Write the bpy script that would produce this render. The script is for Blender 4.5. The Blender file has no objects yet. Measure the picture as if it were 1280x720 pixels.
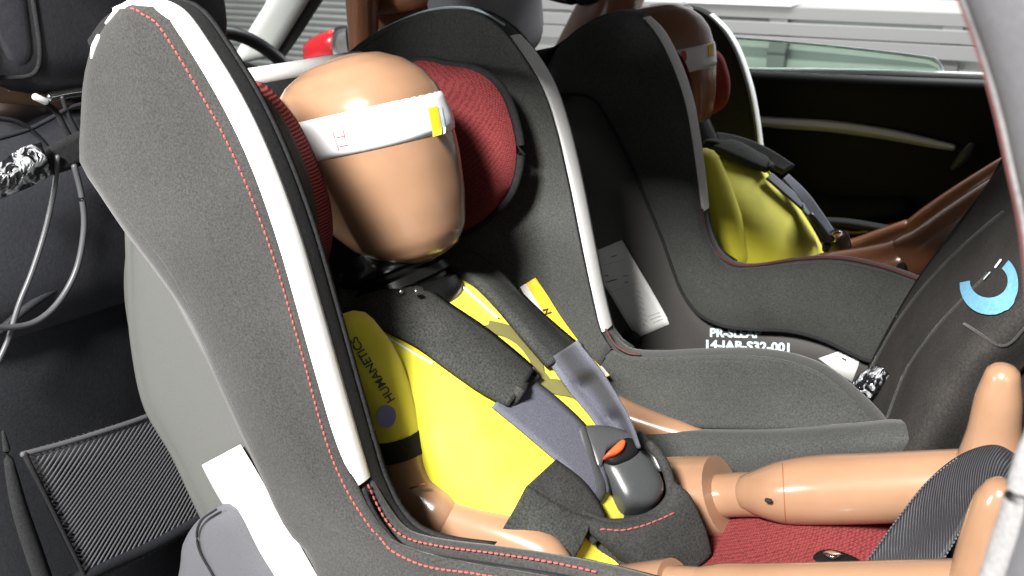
import bpy, math, random
import numpy as np
from mathutils import Vector
from mathutils.bvhtree import BVHTree
random.seed(7); rng = np.random.default_rng(7)
S = bpy.context.scene
COL = S.collection

# ------------------------------------------------------------------ camera
F = 1229.0; YAW, PITCH, CAMZ = math.radians(30), math.radians(20), 1.33
_f = np.array([-math.sin(YAW), math.cos(YAW), 0.0])
CR = np.array([math.cos(YAW), math.sin(YAW), 0.0])
CD = _f * math.cos(PITCH) - np.array([0, 0, 1.0]) * math.sin(PITCH)
CU = _f * math.sin(PITCH) + np.array([0, 0, 1.0]) * math.cos(PITCH)
CO = np.array([0, 0, CAMZ])
cd = bpy.data.cameras.new('camera'); cam = bpy.data.objects.new('camera', cd); COL.objects.link(cam)
cam.location = CO; cam.rotation_euler = (math.pi / 2 - PITCH, 0, YAW)
cd.sensor_width = 36; cd.lens = 36 * F / 1280; cd.clip_start = 0.02; cd.clip_end = 200
cd.dof.use_dof = True; cd.dof.focus_distance = 0.78; cd.dof.aperture_fstop = 15
S.camera = cam

# ------------------------------------------------------------------ world, lamps, exposure
w = bpy.data.worlds.new('World'); S.world = w; w.use_nodes = True
bg = w.node_tree.nodes['Background']; bg.inputs[0].default_value = (0.95, 0.98, 1.0, 1); bg.inputs[1].default_value = 0.20

def area(name, loc, target, sx, sy, power, col=(1, 1, 1)):
    l = bpy.data.lights.new(name, 'AREA'); l.shape = 'RECTANGLE'; l.size = sx; l.size_y = sy; l.energy = power; l.color = col
    o = bpy.data.objects.new(name, l); COL.objects.link(o); o.location = loc
    o.rotation_euler = (Vector(target) - Vector(loc)).to_track_quat('-Z', 'Y').to_euler()
    return o
area('hall_spot_lamp', (-0.27, -1.35, 2.75), (-0.35, 0.7, 1.0), 0.50, 0.40, 238, (1, 0.975, 0.93))
area('hall_ceiling_lamp', (0.5, 4.2, 4.2), (-0.3, 1.3, 1.0), 3.0, 1.2, 330, (0.95, 0.99, 1))
area('hall_wall_lamp', (-2.0, 3.0, 3.6), (-2.5, 6.5, 0.6), 4.0, 1.2, 210, (1, 0.99, 0.98))
area('pillar_fill_light', (-2.3, -1.7, 1.85), (-1.42, 1.6, 1.15), .5, .4, 45, (.97, 1, .98))  # added fill light, no known source, brightens the windscreen pillar
S.view_settings.view_transform = 'Standard'; S.view_settings.look = 'None'
S.view_settings.exposure = 0.25; S.view_settings.gamma = 1
try: S.view_settings.use_curve_mapping = False
except Exception: pass
S.render.engine = 'CYCLES'
S.cycles.use_denoising = True; S.cycles.max_bounces = 7

# ------------------------------------------------------------------ points: a picture point on a vertical plane of the car
def ray(px, py): return CD + CR * (px - 640) / F + CU * (360 - py) / F
def onL(px, py, l):
    d = ray(px, py); return CO + d * (l / d[1])
def onX(px, py, x):
    d = ray(px, py); return CO + d * (x / d[0])
def onZ(px, py, z):
    d = ray(px, py); return CO + d * ((z - CAMZ) / d[2])
def C(l, pts): return np.array([onL(p[0], p[1], p[2] if len(p) > 2 else l) for p in pts])

# ------------------------------------------------------------------ mesh helpers
def resample(P, n, closed=False, linear=False):
    P = np.asarray(P, float)
    if len(P) == 2 or linear: D = np.concatenate([P, P[:1]]) if closed else P
    else:
        Q = np.vstack([P[-1], P, P[0], P[1]]) if closed else np.vstack([2 * P[0] - P[1], P, 2 * P[-1] - P[-2]])
        out = []
        for i in range(1, len(Q) - 2):
            p0, p1, p2, p3 = Q[i - 1], Q[i], Q[i + 1], Q[i + 2]
            for t in np.linspace(0, 1, 14, endpoint=False):
                out.append(0.5 * (2 * p1 + (p2 - p0) * t + (2 * p0 - 5 * p1 + 4 * p2 - p3) * t * t + (3 * p1 - p0 - 3 * p2 + p3) * t ** 3))
        out.append(Q[-2]); D = np.array(out)
    seg = np.r_[0, np.cumsum(np.linalg.norm(np.diff(D, axis=0), axis=1))]
    s = np.linspace(0, seg[-1], n, endpoint=not closed)
    return np.stack([np.interp(s, seg, D[:, k]) for k in range(D.shape[1])], 1)
def across(curves, nv, linear=False):
    K = np.array(curves); out = np.zeros((nv, K.shape[1], 3))
    for j in range(K.shape[1]):
        k = K[:, j]
        if len(k) == 2 or linear:
            t = np.linspace(0, len(k) - 1, nv); out[:, j] = np.stack([np.interp(t, range(len(k)), k[:, c]) for c in range(3)], 1)
        else:
            Q = np.vstack([2 * k[0] - k[1], k, 2 * k[-1] - k[-2]])
            for a, t in enumerate(np.linspace(0, len(k) - 1, nv)):
                i = min(int(t), len(k) - 2); t -= i; p0, p1, p2, p3 = Q[i:i + 4]
                out[a, j] = 0.5 * (2 * p1 + (p2 - p0) * t + (2 * p0 - 5 * p1 + 4 * p2 - p3) * t * t + (3 * p1 - p0 - 3 * p2 + p3) * t ** 3)
    return out
class MB:
    def __init__(s): s.v, s.f = [], []
    def add(s, V, Fs):
        o = len(s.v); s.v += [tuple(map(float, p)) for p in V]; s.f += [tuple(i + o for i in f) for f in Fs]; return s
    def grid(s, G, cu=False, cv=False):
        G = np.asarray(G); a, b = G.shape[:2]; Fs = []
        for i in range(a if cv else a - 1):
            for j in range(b if cu else b - 1):
                i2, j2 = (i + 1) % a, (j + 1) % b
                Fs.append((i * b + j, i * b + j2, i2 * b + j2, i2 * b + j))
        return s.add(G.reshape(-1, 3), Fs)
    def rings(s, R, caps=True):
        R = [np.asarray(r) for r in R]; n = len(R[0]); s.grid(np.array(R), cu=True)
        if caps:
            o = len(s.v) - n * len(R)
            for base, flip in ((o, False), (o + n * (len(R) - 1), True)):
                ring = list(range(base, base + n)); s.f.append(tuple(ring if flip else ring[::-1]))
        return s
    def tube(s, path, rad, n=12, seg=0, flat=1.0, up=(0, 0, 1), rnd=True):
        path = np.asarray(path, float); rad = np.full(len(path), rad) if np.isscalar(rad) else np.asarray(rad, float)
        m = seg or max(len(path), 2)
        A = resample(np.c_[path, rad], m) if len(path) > 1 else np.c_[path, rad]
        Pn, r = A[:, :3], A[:, 3]
        T = np.gradient(Pn, axis=0); T /= np.linalg.norm(T, axis=1)[:, None] + 1e-12
        u0 = np.array(up, float); R = []
        ang = np.linspace(0, 2 * math.pi, n, endpoint=False)
        def ring(p, t, rr):
            a = np.cross(t, u0); la = np.linalg.norm(a)
            if la < 1e-3: a = np.cross(t, np.array([1, 0.3, 0])); la = np.linalg.norm(a)
            a /= la; b = np.cross(a, t)
            return p + rr * (np.cos(ang)[:, None] * a + flat * np.sin(ang)[:, None] * b)
        if rnd:
            for q in (80, 55, 28): R.append(ring(Pn[0] - T[0] * r[0] * math.sin(math.radians(q)) * .8, T[0], r[0] * math.cos(math.radians(q))))
        for i in range(m): R.append(ring(Pn[i], T[i], r[i]))
        if rnd:
            for q in (28, 55, 80): R.append(ring(Pn[-1] + T[-1] * r[-1] * math.sin(math.radians(q)) * .8, T[-1], r[-1] * math.cos(math.radians(q))))
        return s.rings(R)
    def box(s, c, size, ax=None):
        c = np.array(c, float); ax = np.eye(3) if ax is None else np.array(ax, float); h = np.array(size) / 2
        V = [c + ax[0] * h[0] * i + ax[1] * h[1] * j + ax[2] * h[2] * k for i in (-1, 1) for j in (-1, 1) for k in (-1, 1)]
        return s.add(V, [(0, 1, 3, 2), (4, 6, 7, 5), (0, 4, 5, 1), (2, 3, 7, 6), (0, 2, 6, 4), (1, 5, 7, 3)])
    def pillow(s, outline, nrm, h, n=48, depth=0.0, rings=8, e=0.5):
        O = resample(outline, n, closed=True); c = O.mean(0); nrm = np.array(nrm, float); nrm /= np.linalg.norm(nrm); R = []
        if depth: R.append(O - nrm * depth)
        for q in np.linspace(1, 0.04, rings): R.append(c + (O - c) * q + nrm * h * (1 - q ** 3) ** e)
        return s.rings(R)

def root_of(p):
    while p is not None and p.parent is not None: p = p.parent
    return p
def tag(o, label, cat, group=None, kind=None):
    o['label'] = label; o['category'] = cat
    if group: o['group'] = group
    if kind: o['kind'] = kind
    return o
def thing(name, label, cat, loc, group=None):
    o = bpy.data.objects.new(name, None); COL.objects.link(o); o.location = loc; o.empty_display_size = 0.05
    return tag(o, label, cat, group)
def obj(name, mb, mat, parent=None, thick=0, bevel=0, flat=False, kind=None, label=None, off=0, origin=None, sub=0):
    org = np.array(root_of(parent).location if parent is not None else (origin if origin is not None else np.zeros(3)))
    me = bpy.data.meshes.new(name)
    me.from_pydata([tuple(np.array(p) - org) for p in mb.v], [], mb.f); me.update()
    import bmesh
    bm = bmesh.new(); bm.from_mesh(me); bmesh.ops.recalc_face_normals(bm, faces=bm.faces); bm.to_mesh(me); bm.free()
    if not flat:
        for p in me.polygons: p.use_smooth = True
        try: me.set_sharp_from_angle(angle=math.radians(48))
        except Exception: pass
    me.materials.append(mat)
    o = bpy.data.objects.new(name, me); COL.objects.link(o)
    if parent is not None: o.parent = parent
    elif origin is not None: o.location = tuple(origin)
    if thick:
        m = o.modifiers.new('solid', 'SOLIDIFY'); m.thickness = thick; m.offset = off
    if bevel:
        m = o.modifiers.new('bevel', 'BEVEL'); m.width = bevel; m.segments = 2; m.limit_method = 'ANGLE'
    if sub:
        m = o.modifiers.new('sub', 'SUBSURF'); m.levels = sub; m.render_levels = sub
    if kind: o['kind'] = kind
    if label: o['label'] = label
    return o
def struct(name, mb, mat, **k): return obj(name, mb, mat, None, kind='structure', **k)
def lf(curves, nu=48, nv=12, linear=False):
    return MB().grid(across([resample(c, nu) for c in curves], nv, linear))
def wrinkle(mb, amp, freq, axis=(0, -1, 0.3)):
    ax = np.array(axis, float); ax /= np.linalg.norm(ax); V = np.array(mb.v); ph = rng.uniform(0, 6, 6)
    d = sum(np.sin(V @ (rng.normal(size=3) * freq) + ph[i]) for i in range(6)) / 6
    mb.v = [tuple(p) for p in V + ax * (d * amp)[:, None]]; return mb
def dashes(curve, nrm, length, gap, r, lift=0.0):
    curve = resample(curve, 400); seg = np.r_[0, np.cumsum(np.linalg.norm(np.diff(curve, axis=0), axis=1))]
    m = MB(); s = 0; nrm = np.array(nrm, float); nrm /= np.linalg.norm(nrm)
    at = lambda q: np.array([np.interp(q, seg, curve[:, k]) for k in range(3)])
    while s + length < seg[-1]:
        a, b = at(s) + nrm * lift, at(s + length) + nrm * lift; c = (a + b) / 2 + nrm * r * .5
        m.tube([a, c, b], [r * .7, r, r * .7], n=6); s += length + gap
    return m
def bvh(o):
    me = o.data; org = np.array(root_of(o).location) if o.parent else np.array(o.location)
    return BVHTree.FromPolygons([tuple(np.array(v.co) + org) for v in me.vertices], [tuple(p.vertices) for p in me.polygons])
def drape(trees, px, py, off, fb=None):
    d = ray(px, py); best = None
    for t in (trees if isinstance(trees, (list, tuple)) else [trees]):
        h = t.ray_cast(Vector(CO), Vector(d))
        if h[0] is not None and (best is None or h[3] < best[3]): best = h
    if best is None: return onL(px, py, fb) if fb else None
    n = best[1] if best[1].dot(Vector(d)) < 0 else -best[1]
    return np.array(best[0] + n * off)
def text_mesh(body, size, o, xdir, ydir, mapf=None, bold=0.0):
    cu = bpy.data.curves.new('lettering', 'FONT'); cu.body = body; cu.size = size; cu.align_x = 'LEFT'; cu.offset = bold
    t = bpy.data.objects.new('lettering', cu); COL.objects.link(t); dg = bpy.context.evaluated_depsgraph_get()
    me = bpy.data.meshes.new_from_object(t.evaluated_get(dg)); bpy.data.objects.remove(t); bpy.data.curves.remove(cu)
    m = MB(); o, xdir, ydir = (np.array(q, float) for q in (o, xdir, ydir))
    V = [(mapf(v.co.x, v.co.y) if mapf else o + xdir * v.co.x + ydir * v.co.y) for v in me.vertices]
    m.add(V, [tuple(p.vertices) for p in me.polygons]); bpy.data.meshes.remove(me); return m

# ------------------------------------------------------------------ materials
def mat(name, col, rough=0.6, metal=0.0, spec=0.5, coat=0.0, sheen=0.0):
    m = bpy.data.materials.new(name); m.use_nodes = True; b = m.node_tree.nodes['Principled BSDF']
    b.inputs['Base Color'].default_value = (*col, 1); b.inputs['Roughness'].default_value = rough; b.inputs['Metallic'].default_value = metal
    b.inputs['Specular IOR Level'].default_value = spec; b.inputs['Coat Weight'].default_value = coat; b.inputs['Coat Roughness'].default_value = 0.15
    b.inputs['Sheen Weight'].default_value = sheen
    return m, m.node_tree, b
def tex(nt, kind, **k):
    n = nt.nodes.new(kind); tc = nt.nodes.get('TC') or nt.nodes.new('ShaderNodeTexCoord'); tc.name = 'TC'
    if 'Vector' in n.inputs: nt.links.new(tc.outputs['Object'], n.inputs['Vector'])
    for a, v in k.items():
        if a in n.inputs: n.inputs[a].default_value = v
        else: setattr(n, a, v)
    return n
def ramp(nt, fac, c0, c1, p0=0.3, p1=0.7):
    r = nt.nodes.new('ShaderNodeValToRGB'); nt.links.new(fac, r.inputs[0]); e = r.color_ramp.elements
    e[0].position, e[1].position = p0, p1; e[0].color = (*c0, 1); e[1].color = (*c1, 1); return r
def bump(nt, b, h, strength, dist):
    n = nt.nodes.new('ShaderNodeBump'); n.inputs['Strength'].default_value = strength; n.inputs['Distance'].default_value = dist
    nt.links.new(h, n.inputs['Height'])
    prev = b.inputs['Normal'].links
    if prev: nt.links.new(prev[0].from_socket, n.inputs['Normal'])
    nt.links.new(n.outputs[0], b.inputs['Normal'])
def noisy(name, c0, c1, scale, rough=0.6, bs=0.2, bd=0.001, big=0.0, **k):
    m, nt, b = mat(name, c0, rough, **k); n = tex(nt, 'ShaderNodeTexNoise', Scale=scale, Detail=3.0)
    r = ramp(nt, n.outputs['Fac'], c0, c1); out = r.outputs[0]
    if big:
        n2 = tex(nt, 'ShaderNodeTexNoise', Scale=big, Detail=2.0); r2 = ramp(nt, n2.outputs['Fac'], (.8,) * 3, (1.12,) * 3, .3, .7)
        mx = nt.nodes.new('ShaderNodeMix'); mx.data_type = 'RGBA'; mx.blend_type = 'MULTIPLY'; mx.inputs[0].default_value = 1
        nt.links.new(out, mx.inputs[6]); nt.links.new(r2.outputs[0], mx.inputs[7]); out = mx.outputs[2]
    nt.links.new(out, b.inputs['Base Color'])
    if bs: bump(nt, b, n.outputs['Fac'], bs, bd)
    return m
def woven(name, c0, c1, period, rough=0.8, ang=(0.6, 0.5), **k):
    m, nt, b = mat(name, c0, rough, **k)
    tc = nt.nodes.new('ShaderNodeTexCoord'); tc.name = 'TC'; outs = []
    for a in ang:
        mp = nt.nodes.new('ShaderNodeMapping'); mp.inputs['Rotation'].default_value = (a, a * 1.7, a * 2.3); nt.links.new(tc.outputs['Object'], mp.inputs[0])
        wv = nt.nodes.new('ShaderNodeTexWave'); wv.inputs['Scale'].default_value = 2 * math.pi / (20 * period); wv.inputs['Distortion'].default_value = 1.2
        wv.inputs['Detail'].default_value = 1; nt.links.new(mp.outputs[0], wv.inputs[0]); outs.append(wv.outputs['Fac'])
    mt = nt.nodes.new('ShaderNodeMath'); mt.operation = 'MULTIPLY'; nt.links.new(outs[0], mt.inputs[0]); nt.links.new(outs[1], mt.inputs[1])
    r = ramp(nt, mt.outputs[0], c0, c1, 0.05, 0.65); nt.links.new(r.outputs[0], b.inputs['Base Color']); bump(nt, b, mt.outputs[0], .5, .0006)
    return m
M = {}
M['fabric'] = noisy('heather_fabric', (.023, .0225, .022), (.052, .0505, .0485), 700, .95, .3, .0008, big=9, spec=.2, sheen=.15)
M['fabric2'] = noisy('dark_fabric', (.034, .035, .034), (.068, .070, .067), 650, .95, .35, .0008, big=9, spec=.2, sheen=.12)
M['matfab'] = noisy('mat_fabric', (.018, .016, .015), (.036, .033, .031), 500, .9, .4, .0008, big=25, spec=.25)
M['pouchfab'] = noisy('pouch_fabric', (.018, .018, .018), (.046, .046, .045), 600, .95, .4, .0008, big=30, spec=.2)
M['black'] = noisy('black_fabric', (.010, .010, .011), (.022, .022, .023), 500, .9, .25, .0006, spec=.25)
M['padfab'] = noisy('pad_fabric', (.022, .023, .022), (.060, .061, .058), 600, .95, .4, .0008, big=30, spec=.1)
m_, nt, b = mat('red_knit', (.3, .06, .06), .9, spec=.15)
mp = nt.nodes.new('ShaderNodeMapping'); tcx = nt.nodes.new('ShaderNodeTexCoord'); nt.links.new(tcx.outputs['Object'], mp.inputs[0]); mp.inputs['Scale'].default_value = (1, 1, 1.9); mp.inputs['Rotation'].default_value = (.4, .7, .3)
vn = nt.nodes.new('ShaderNodeTexVoronoi'); vn.inputs['Scale'].default_value = 430; vn.inputs['Randomness'].default_value = .35; nt.links.new(mp.outputs[0], vn.inputs['Vector'])
rr = ramp(nt, vn.outputs['Distance'], (.245, .045, .046), (.085, .014, .016), .15, .75); nt.links.new(rr.outputs[0], b.inputs['Base Color']); bump(nt, b, vn.outputs['Distance'], -.5, .0008)
M['red'] = m_
m_, nt, b = mat('red_ribbed_knit', (.3, .06, .06), .9, spec=.15)
wv = tex(nt, 'ShaderNodeTexWave', Scale=115.0, Distortion=1.5, Detail=1.0); wv.bands_direction = 'Z'
rr = ramp(nt, wv.outputs['Fac'], (.07, .012, .014), (.27, .055, .056), .2, .8); nt.links.new(rr.outputs[0], b.inputs['Base Color']); bump(nt, b, wv.outputs['Fac'], .6, .001)
M['redrib'] = m_
M['white'] = noisy('white_piping', (.86, .86, .86), (.92, .92, .91), 300, .55, .1, .0005)
M['wlabel'] = noisy('paper_label', (.80, .80, .79), (.84, .84, .83), 60, .4, 0)
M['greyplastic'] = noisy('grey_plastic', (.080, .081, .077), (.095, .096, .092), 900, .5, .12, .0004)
M['basegrey'] = noisy('mid_grey_plastic', (.075, .075, .085), (.092, .092, .102), 900, .5, .12, .0004)
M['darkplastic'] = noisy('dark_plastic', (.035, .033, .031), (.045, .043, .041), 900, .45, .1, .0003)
M['blackplastic'] = noisy('black_plastic', (.0035, .0036, .0042), (.0055, .0056, .0062), 700, .62, .15, .0004, spec=.18)
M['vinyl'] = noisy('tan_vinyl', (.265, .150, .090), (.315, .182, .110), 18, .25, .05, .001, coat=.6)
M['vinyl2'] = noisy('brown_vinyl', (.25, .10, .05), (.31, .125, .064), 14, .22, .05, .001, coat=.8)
M['yellow'] = noisy('yellow_neoprene', (.72, .655, .030), (.80, .73, .055), 40, .75, .2, .0008, sheen=.2)
M['web'] = noisy('grey_webbing', (.060, .063, .085), (.115, .118, .148), 900, .75, .35, .0006)
M['belt'] = woven('black_webbing', (.012, .012, .015), (.060, .060, .070), .0024, .5, (.3, .34), spec=.5)
M['buckle'] = noisy('buckle_plastic', (.040, .042, .045), (.050, .052, .055), 800, .32, .08, .0003)
M['orange'] = mat('red_button', (.80, .10, .03), .35)[0]
M['rubber'] = mat('black_rubber', (.008, .008, .008), .22)[0]
M['stitch'] = mat('red_thread', (.30, .070, .062), .85)[0]
M['dimred'] = mat('dull_red_piping', (.085, .026, .026), .8)[0]
M['leather'] = noisy('black_leather', (.014, .015, .018), (.022, .023, .028), 380, .48, .35, .0008, spec=.5)
M['leather2'] = noisy('slate_leather', (.018, .019, .024), (.026, .027, .033), 380, .5, .3, .0008)
M['headlit'] = noisy('lit_black_leather', (.25, .24, .26), (.30, .29, .31), 380, .5, .3, .0008)  # black leather turned grey, bright light on the headrest put into its colour
M['chrome'] = mat('chrome', (.85, .85, .86), .14, 1.0)[0]
M['satin'] = mat('satin_trim', (.80, .79, .74), .42, .55)[0]
M['redpaint'] = mat('red_paint', (.50, .012, .018), .25, coat=1)[0]
M['liner'] = noisy('roof_lining', (.20, .20, .20), (.25, .25, .25), 300, .9, .1, .0005)
M['lit_lining'] = noisy('lit_lining', (.66, .68, .66), (.72, .74, .72), 300, .85, .1, .0005)  # pillar lining painted pale to carry the light falling on it
M['pillargrey'] = noisy('pillar_trim', (.085, .082, .09), (.10, .097, .106), 500, .6, .15, .0005)
M['seal'] = noisy('pale_seal', (.16, .157, .16), (.24, .235, .24), 600, .6, .2, .0005)
M['cord'] = mat('grey_cable_sheath', (.07, .07, .077), .4)[0]
M['net'] = mat('elastic_cord', (.085, .085, .095), .75)[0]
M['blue'] = noisy('blue_print', (.12, .33, .50), (.19, .43, .60), 300, .6, 0)
M['lilac'] = mat('lilac_disc', (.30, .28, .52), .6)[0]
M['ink'] = mat('dark_print', (.05, .05, .05), .6)[0]
M['greyink'] = mat('grey_print', (.42, .42, .42), .6)[0]
M['redink'] = mat('red_print', (.65, .10, .12), .6)[0]
M['yink'] = mat('yellow_print', (.90, .62, .02), .6)[0]
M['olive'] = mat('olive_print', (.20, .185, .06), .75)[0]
M['wink'] = mat('pale_blue_print', (.62, .74, .80), .6)[0]
M['tape'] = mat('white_tape', (.82, .83, .85), .3, coat=.3)[0]
M['wall'] = noisy('hall_wall_paint', (.29, .28, .30), (.33, .32, .34), 3, .7, 0)
M['floor'] = noisy('hall_floor', (.32, .32, .32), (.40, .40, .40), 5, .4, 0)
M['shutter'] = noisy('shutter_steel', (.44, .46, .44), (.50, .52, .50), 6, .5, 0)
M['hallwhite'] = mat('white_enamel', (.80, .80, .79), .5)[0]
M['barrier'] = mat('light_grey_enamel', (.20, .20, .20), .5)[0]
M['beige'] = mat('beige_post', (.62, .52, .42), .6)[0]
M['brown'] = mat('brown_rail', (.20, .13, .09), .6)[0]
gm = bpy.data.materials.new('tinted_glass'); gm.use_nodes = True; nt = gm.node_tree; b = nt.nodes['Principled BSDF']
b.inputs['Base Color'].default_value = (.70, .90, .80, 1); b.inputs['Transmission Weight'].default_value = 1; b.inputs['Roughness'].default_value = 0.0; b.inputs['IOR'].default_value = 1.02
M['glass'] = gm
m_, nt, b = mat('clear_crinkled_tape', (.35, .36, .38), .16, spec=.9); b.inputs['Transmission Weight'].default_value = .25
n = tex(nt, 'ShaderNodeTexNoise', Scale=70.0, Detail=2.5, Distortion=2.2); r = ramp(nt, n.outputs['Fac'], (.012, .012, .015), (.72, .74, .78), .47, .62); nt.links.new(r.outputs[0], b.inputs['Base Color']); bump(nt, b, n.outputs['Fac'], 1, .008)
M['foil'] = m_

# ================================================================== HALL
struct('hall_floor', MB().add([(-30, -20, 0), (30, -20, 0), (30, 20, 0), (-30, 20, 0)], [(0, 1, 2, 3)]), M['floor'], flat=True)
struct('hall_wall', MB().box((-2, 7.1, 2.0), (30, .2, 4.4)), M['wall'], flat=True)
# roller shutter seen past the windscreen pillar
sh = thing('roller_shutter', 'pale steel roller shutter with horizontal slats behind the red door mirror', 'shutter', (-6.3, 6.9, 0))
mm = MB()
for i in range(56):
    z = .04 + i * .055
    mm.add([(-9.2, 6.9, z), (-4.78, 6.9, z), (-4.78, 6.86, z + .028), (-9.2, 6.86, z + .028), (-9.2, 6.9, z + .050), (-4.78, 6.9, z + .050)], [(0, 1, 2, 3), (3, 2, 5, 4)])
obj('slat_curtain', mm, M['shutter'], sh, flat=True, kind='stuff')
obj('guide_rail', MB().box((-4.70, 6.84, 1.6), (.14, .16, 3.2)), M['hallwhite'], sh, flat=True)
obj('guide_rail', MB().box((-9.28, 6.84, 1.6), (.14, .16, 3.2)), M['hallwhite'], sh, flat=True)
# white barrier seen through the far window
ba = thing('exhibition_barrier', 'long white exhibition barrier with stacked rails beyond the far door window', 'barrier', (-1, 4.5, 0))
for z, h, y, mk in ((.98, .05, 4.60, 'barrier'), (.915, .05, 4.53, 'barrier'), (.855, .055, 4.50, 'barrier'), (.70, .05, 4.62, 'brown'), (.42, .46, 4.50, 'barrier')):
    obj('rail', MB().box((-.8, y, z), (4.6, .06, h)), M[mk], ba, flat=True)
for x in (-1.25, -.52, .2):
    obj('post', MB().box((x, 4.60, .5), (.08, .05, 1.0)), M['barrier'], ba, flat=True)
obj('back_panel', MB().box((-.8, 4.66, .80), (4.6, .02, .5)), M['shutter'], ba, flat=True)
pb = tag(obj('partition_post', MB().box((-1.45, 6.0, 1.5), (.14, .1, 3.0)), M['beige'], origin=(-1.45, 6.0, 0)), 'beige upright post of the hall partition seen above the barrier', 'post')
wc = tag(obj('white_case', MB().box((-1.44, 4.62, 1.045), (.5, .14, .075)), M['hallwhite'], bevel=.006, origin=(-1.44, 4.6, 1.0)), 'flat white case lying on the barrier behind the far headrest', 'case')
hc = thing('white_van', 'white panelled vehicle side parked in the hall left of the red mirror', 'van', (-3.6, 5.2, 0))
obj('body', MB().box((-3.95, 5.6, .30), (1.3, .5, .62)), M['hallwhite'], hc, bevel=.06)
obj('rub_strip', MB().box((-3.95, 5.34, .36), (1.3, .03, .05)), M['wall'], hc, flat=True)

# ================================================================== CAR
car = thing('car', 'red right hand drive car with dark cabin, its rear side open toward the viewer', 'car', (-.4, 1.0, 0.0))
obj('floor_pan', MB().box((-.4, 1.02, .36), (3.0, 1.42, .04)), M['black'], car, flat=True)
ro = MB()
rx = [(-1.25, 1.42), (-1.0, 1.50), (-.5, 1.545), (.1, 1.545), (.7, 1.50)]
ro.grid(across([resample([(x, l, z - dz) for x, z in rx], 14) for l, dz in ((.36, .05), (.45, .01), (1.02, -.02), (1.62, .01), (1.74, .05))], 12))
obj('roof', ro, M['liner'], car, thick=.03)
# near body side: sill below the opening and the rear quarter pillar with its seal
ap = C(.285, [(1150, -150), (1180, -60), (1200, 0), (1222, 60), (1244, 135), (1262, 215), (1273, 265), (1281, 320), (1287, 400), (1290, 470), (1288, 530), (1280, 577), (1267, 640), (1254, 682), (1241, 722), (1212, 800)])
apb = ap + np.array([.055, -.02, .0]); apc = ap + np.array([.24, -.05, .02])
seal = MB().tube(ap + np.array([.0012, 0, 0]), [.0010] * 10 + [.0022, .0042, .0050, .0052, .0052, .0052], n=10, seg=70)
obj('door_seal', seal, M['seal'], car)
obj('seam_line', MB().tube(ap[:10] + np.array([-.0004, .001, 0]), .0005, n=6, seg=60), M['dimred'], car)
obj('quarter_pillar', lf([ap + np.array([.003, .004, 0]), ap + np.array([.012, -.012, 0]), apb, apc], 60, 14), M['pillargrey'], car, thick=.006)
# far rear door
dz = lambda px: None
door = obj('rear_door', lf([[(-.84, 1.76, .42), (-.3, 1.76, .42), (.25, 1.76, .42)], [(-.84, 1.72, .62), (-.3, 1.72, .62), (.25, 1.72, .62)], [(-.84, 1.74, .90), (-.3, 1.74, .90), (.25, 1.74, .92)], [(-.84, 1.75, 1.00), (-.3, 1.75, 1.0), (.25, 1.75, 1.02)], [(-.84, 1.74, 1.075), (-.3, 1.74, 1.082), (.25, 1.74, 1.10)], [(-.84, 1.77, 1.082), (-.3, 1.77, 1.09), (.25, 1.77, 1.11)]], 20, 26), M['blackplastic'], car, thick=.02, off=0)
obj('sill_strip', MB().box((0, 0, 0), (0, 0, 0)) if False else MB().tube(C(1.775, [(880, 90), (945, 90), (1085, 92), (1225, 97), (1400, 104)]), .009, n=8, seg=14, flat=.9), M['hallwhite'], door)
obj('trim_strip', MB().tube(C(1.732, [(880, 142), (955, 152), (1040, 158), (1110, 168), (1160, 178), (1190, 184)]), [.006, .012, .013, .012, .010, .007], n=8, seg=24, flat=.8), M['satin'], door)
obj('armrest', MB().tube(C(1.70, [(900, 250), (1000, 258), (1060, 265), (1120, 262)]), [.03, .035, .035, .03], n=12, seg=14, flat=.7), M['blackplastic'], door)
obj('pocket_edge', MB().tube(C(1.69, [(1040, 286), (1068, 291), (1090, 288), (1115, 281), (1150, 284)]), .004, n=8, seg=20), M['vinyl2'], door)  # brown tone paints the highlight along the pocket edge
obj('inner_handle', MB().tube(C(1.70, [(1192, 210), (1204, 198), (1214, 182)]), [.006, .010, .006], n=8, seg=8), M['darkplastic'], door)
obj('window_glass', lf([C(1.785, [(820, 42), (940, 49), (1060, 60), (1160, 72), (1172, 77), (1180, 90)]), C(1.785, [(820, 100), (940, 100), (1060, 100), (1160, 100), (1170, 100), (1180, 100)])], 30, 4), M['glass'], door, thick=.004)
obj('glass_edge', MB().tube(C(1.785, [(820, 42), (940, 49), (1060, 60), (1160, 72), (1172, 77), (1179, 88)]), .0022, n=6, seg=40), M['wink'], door)
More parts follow.
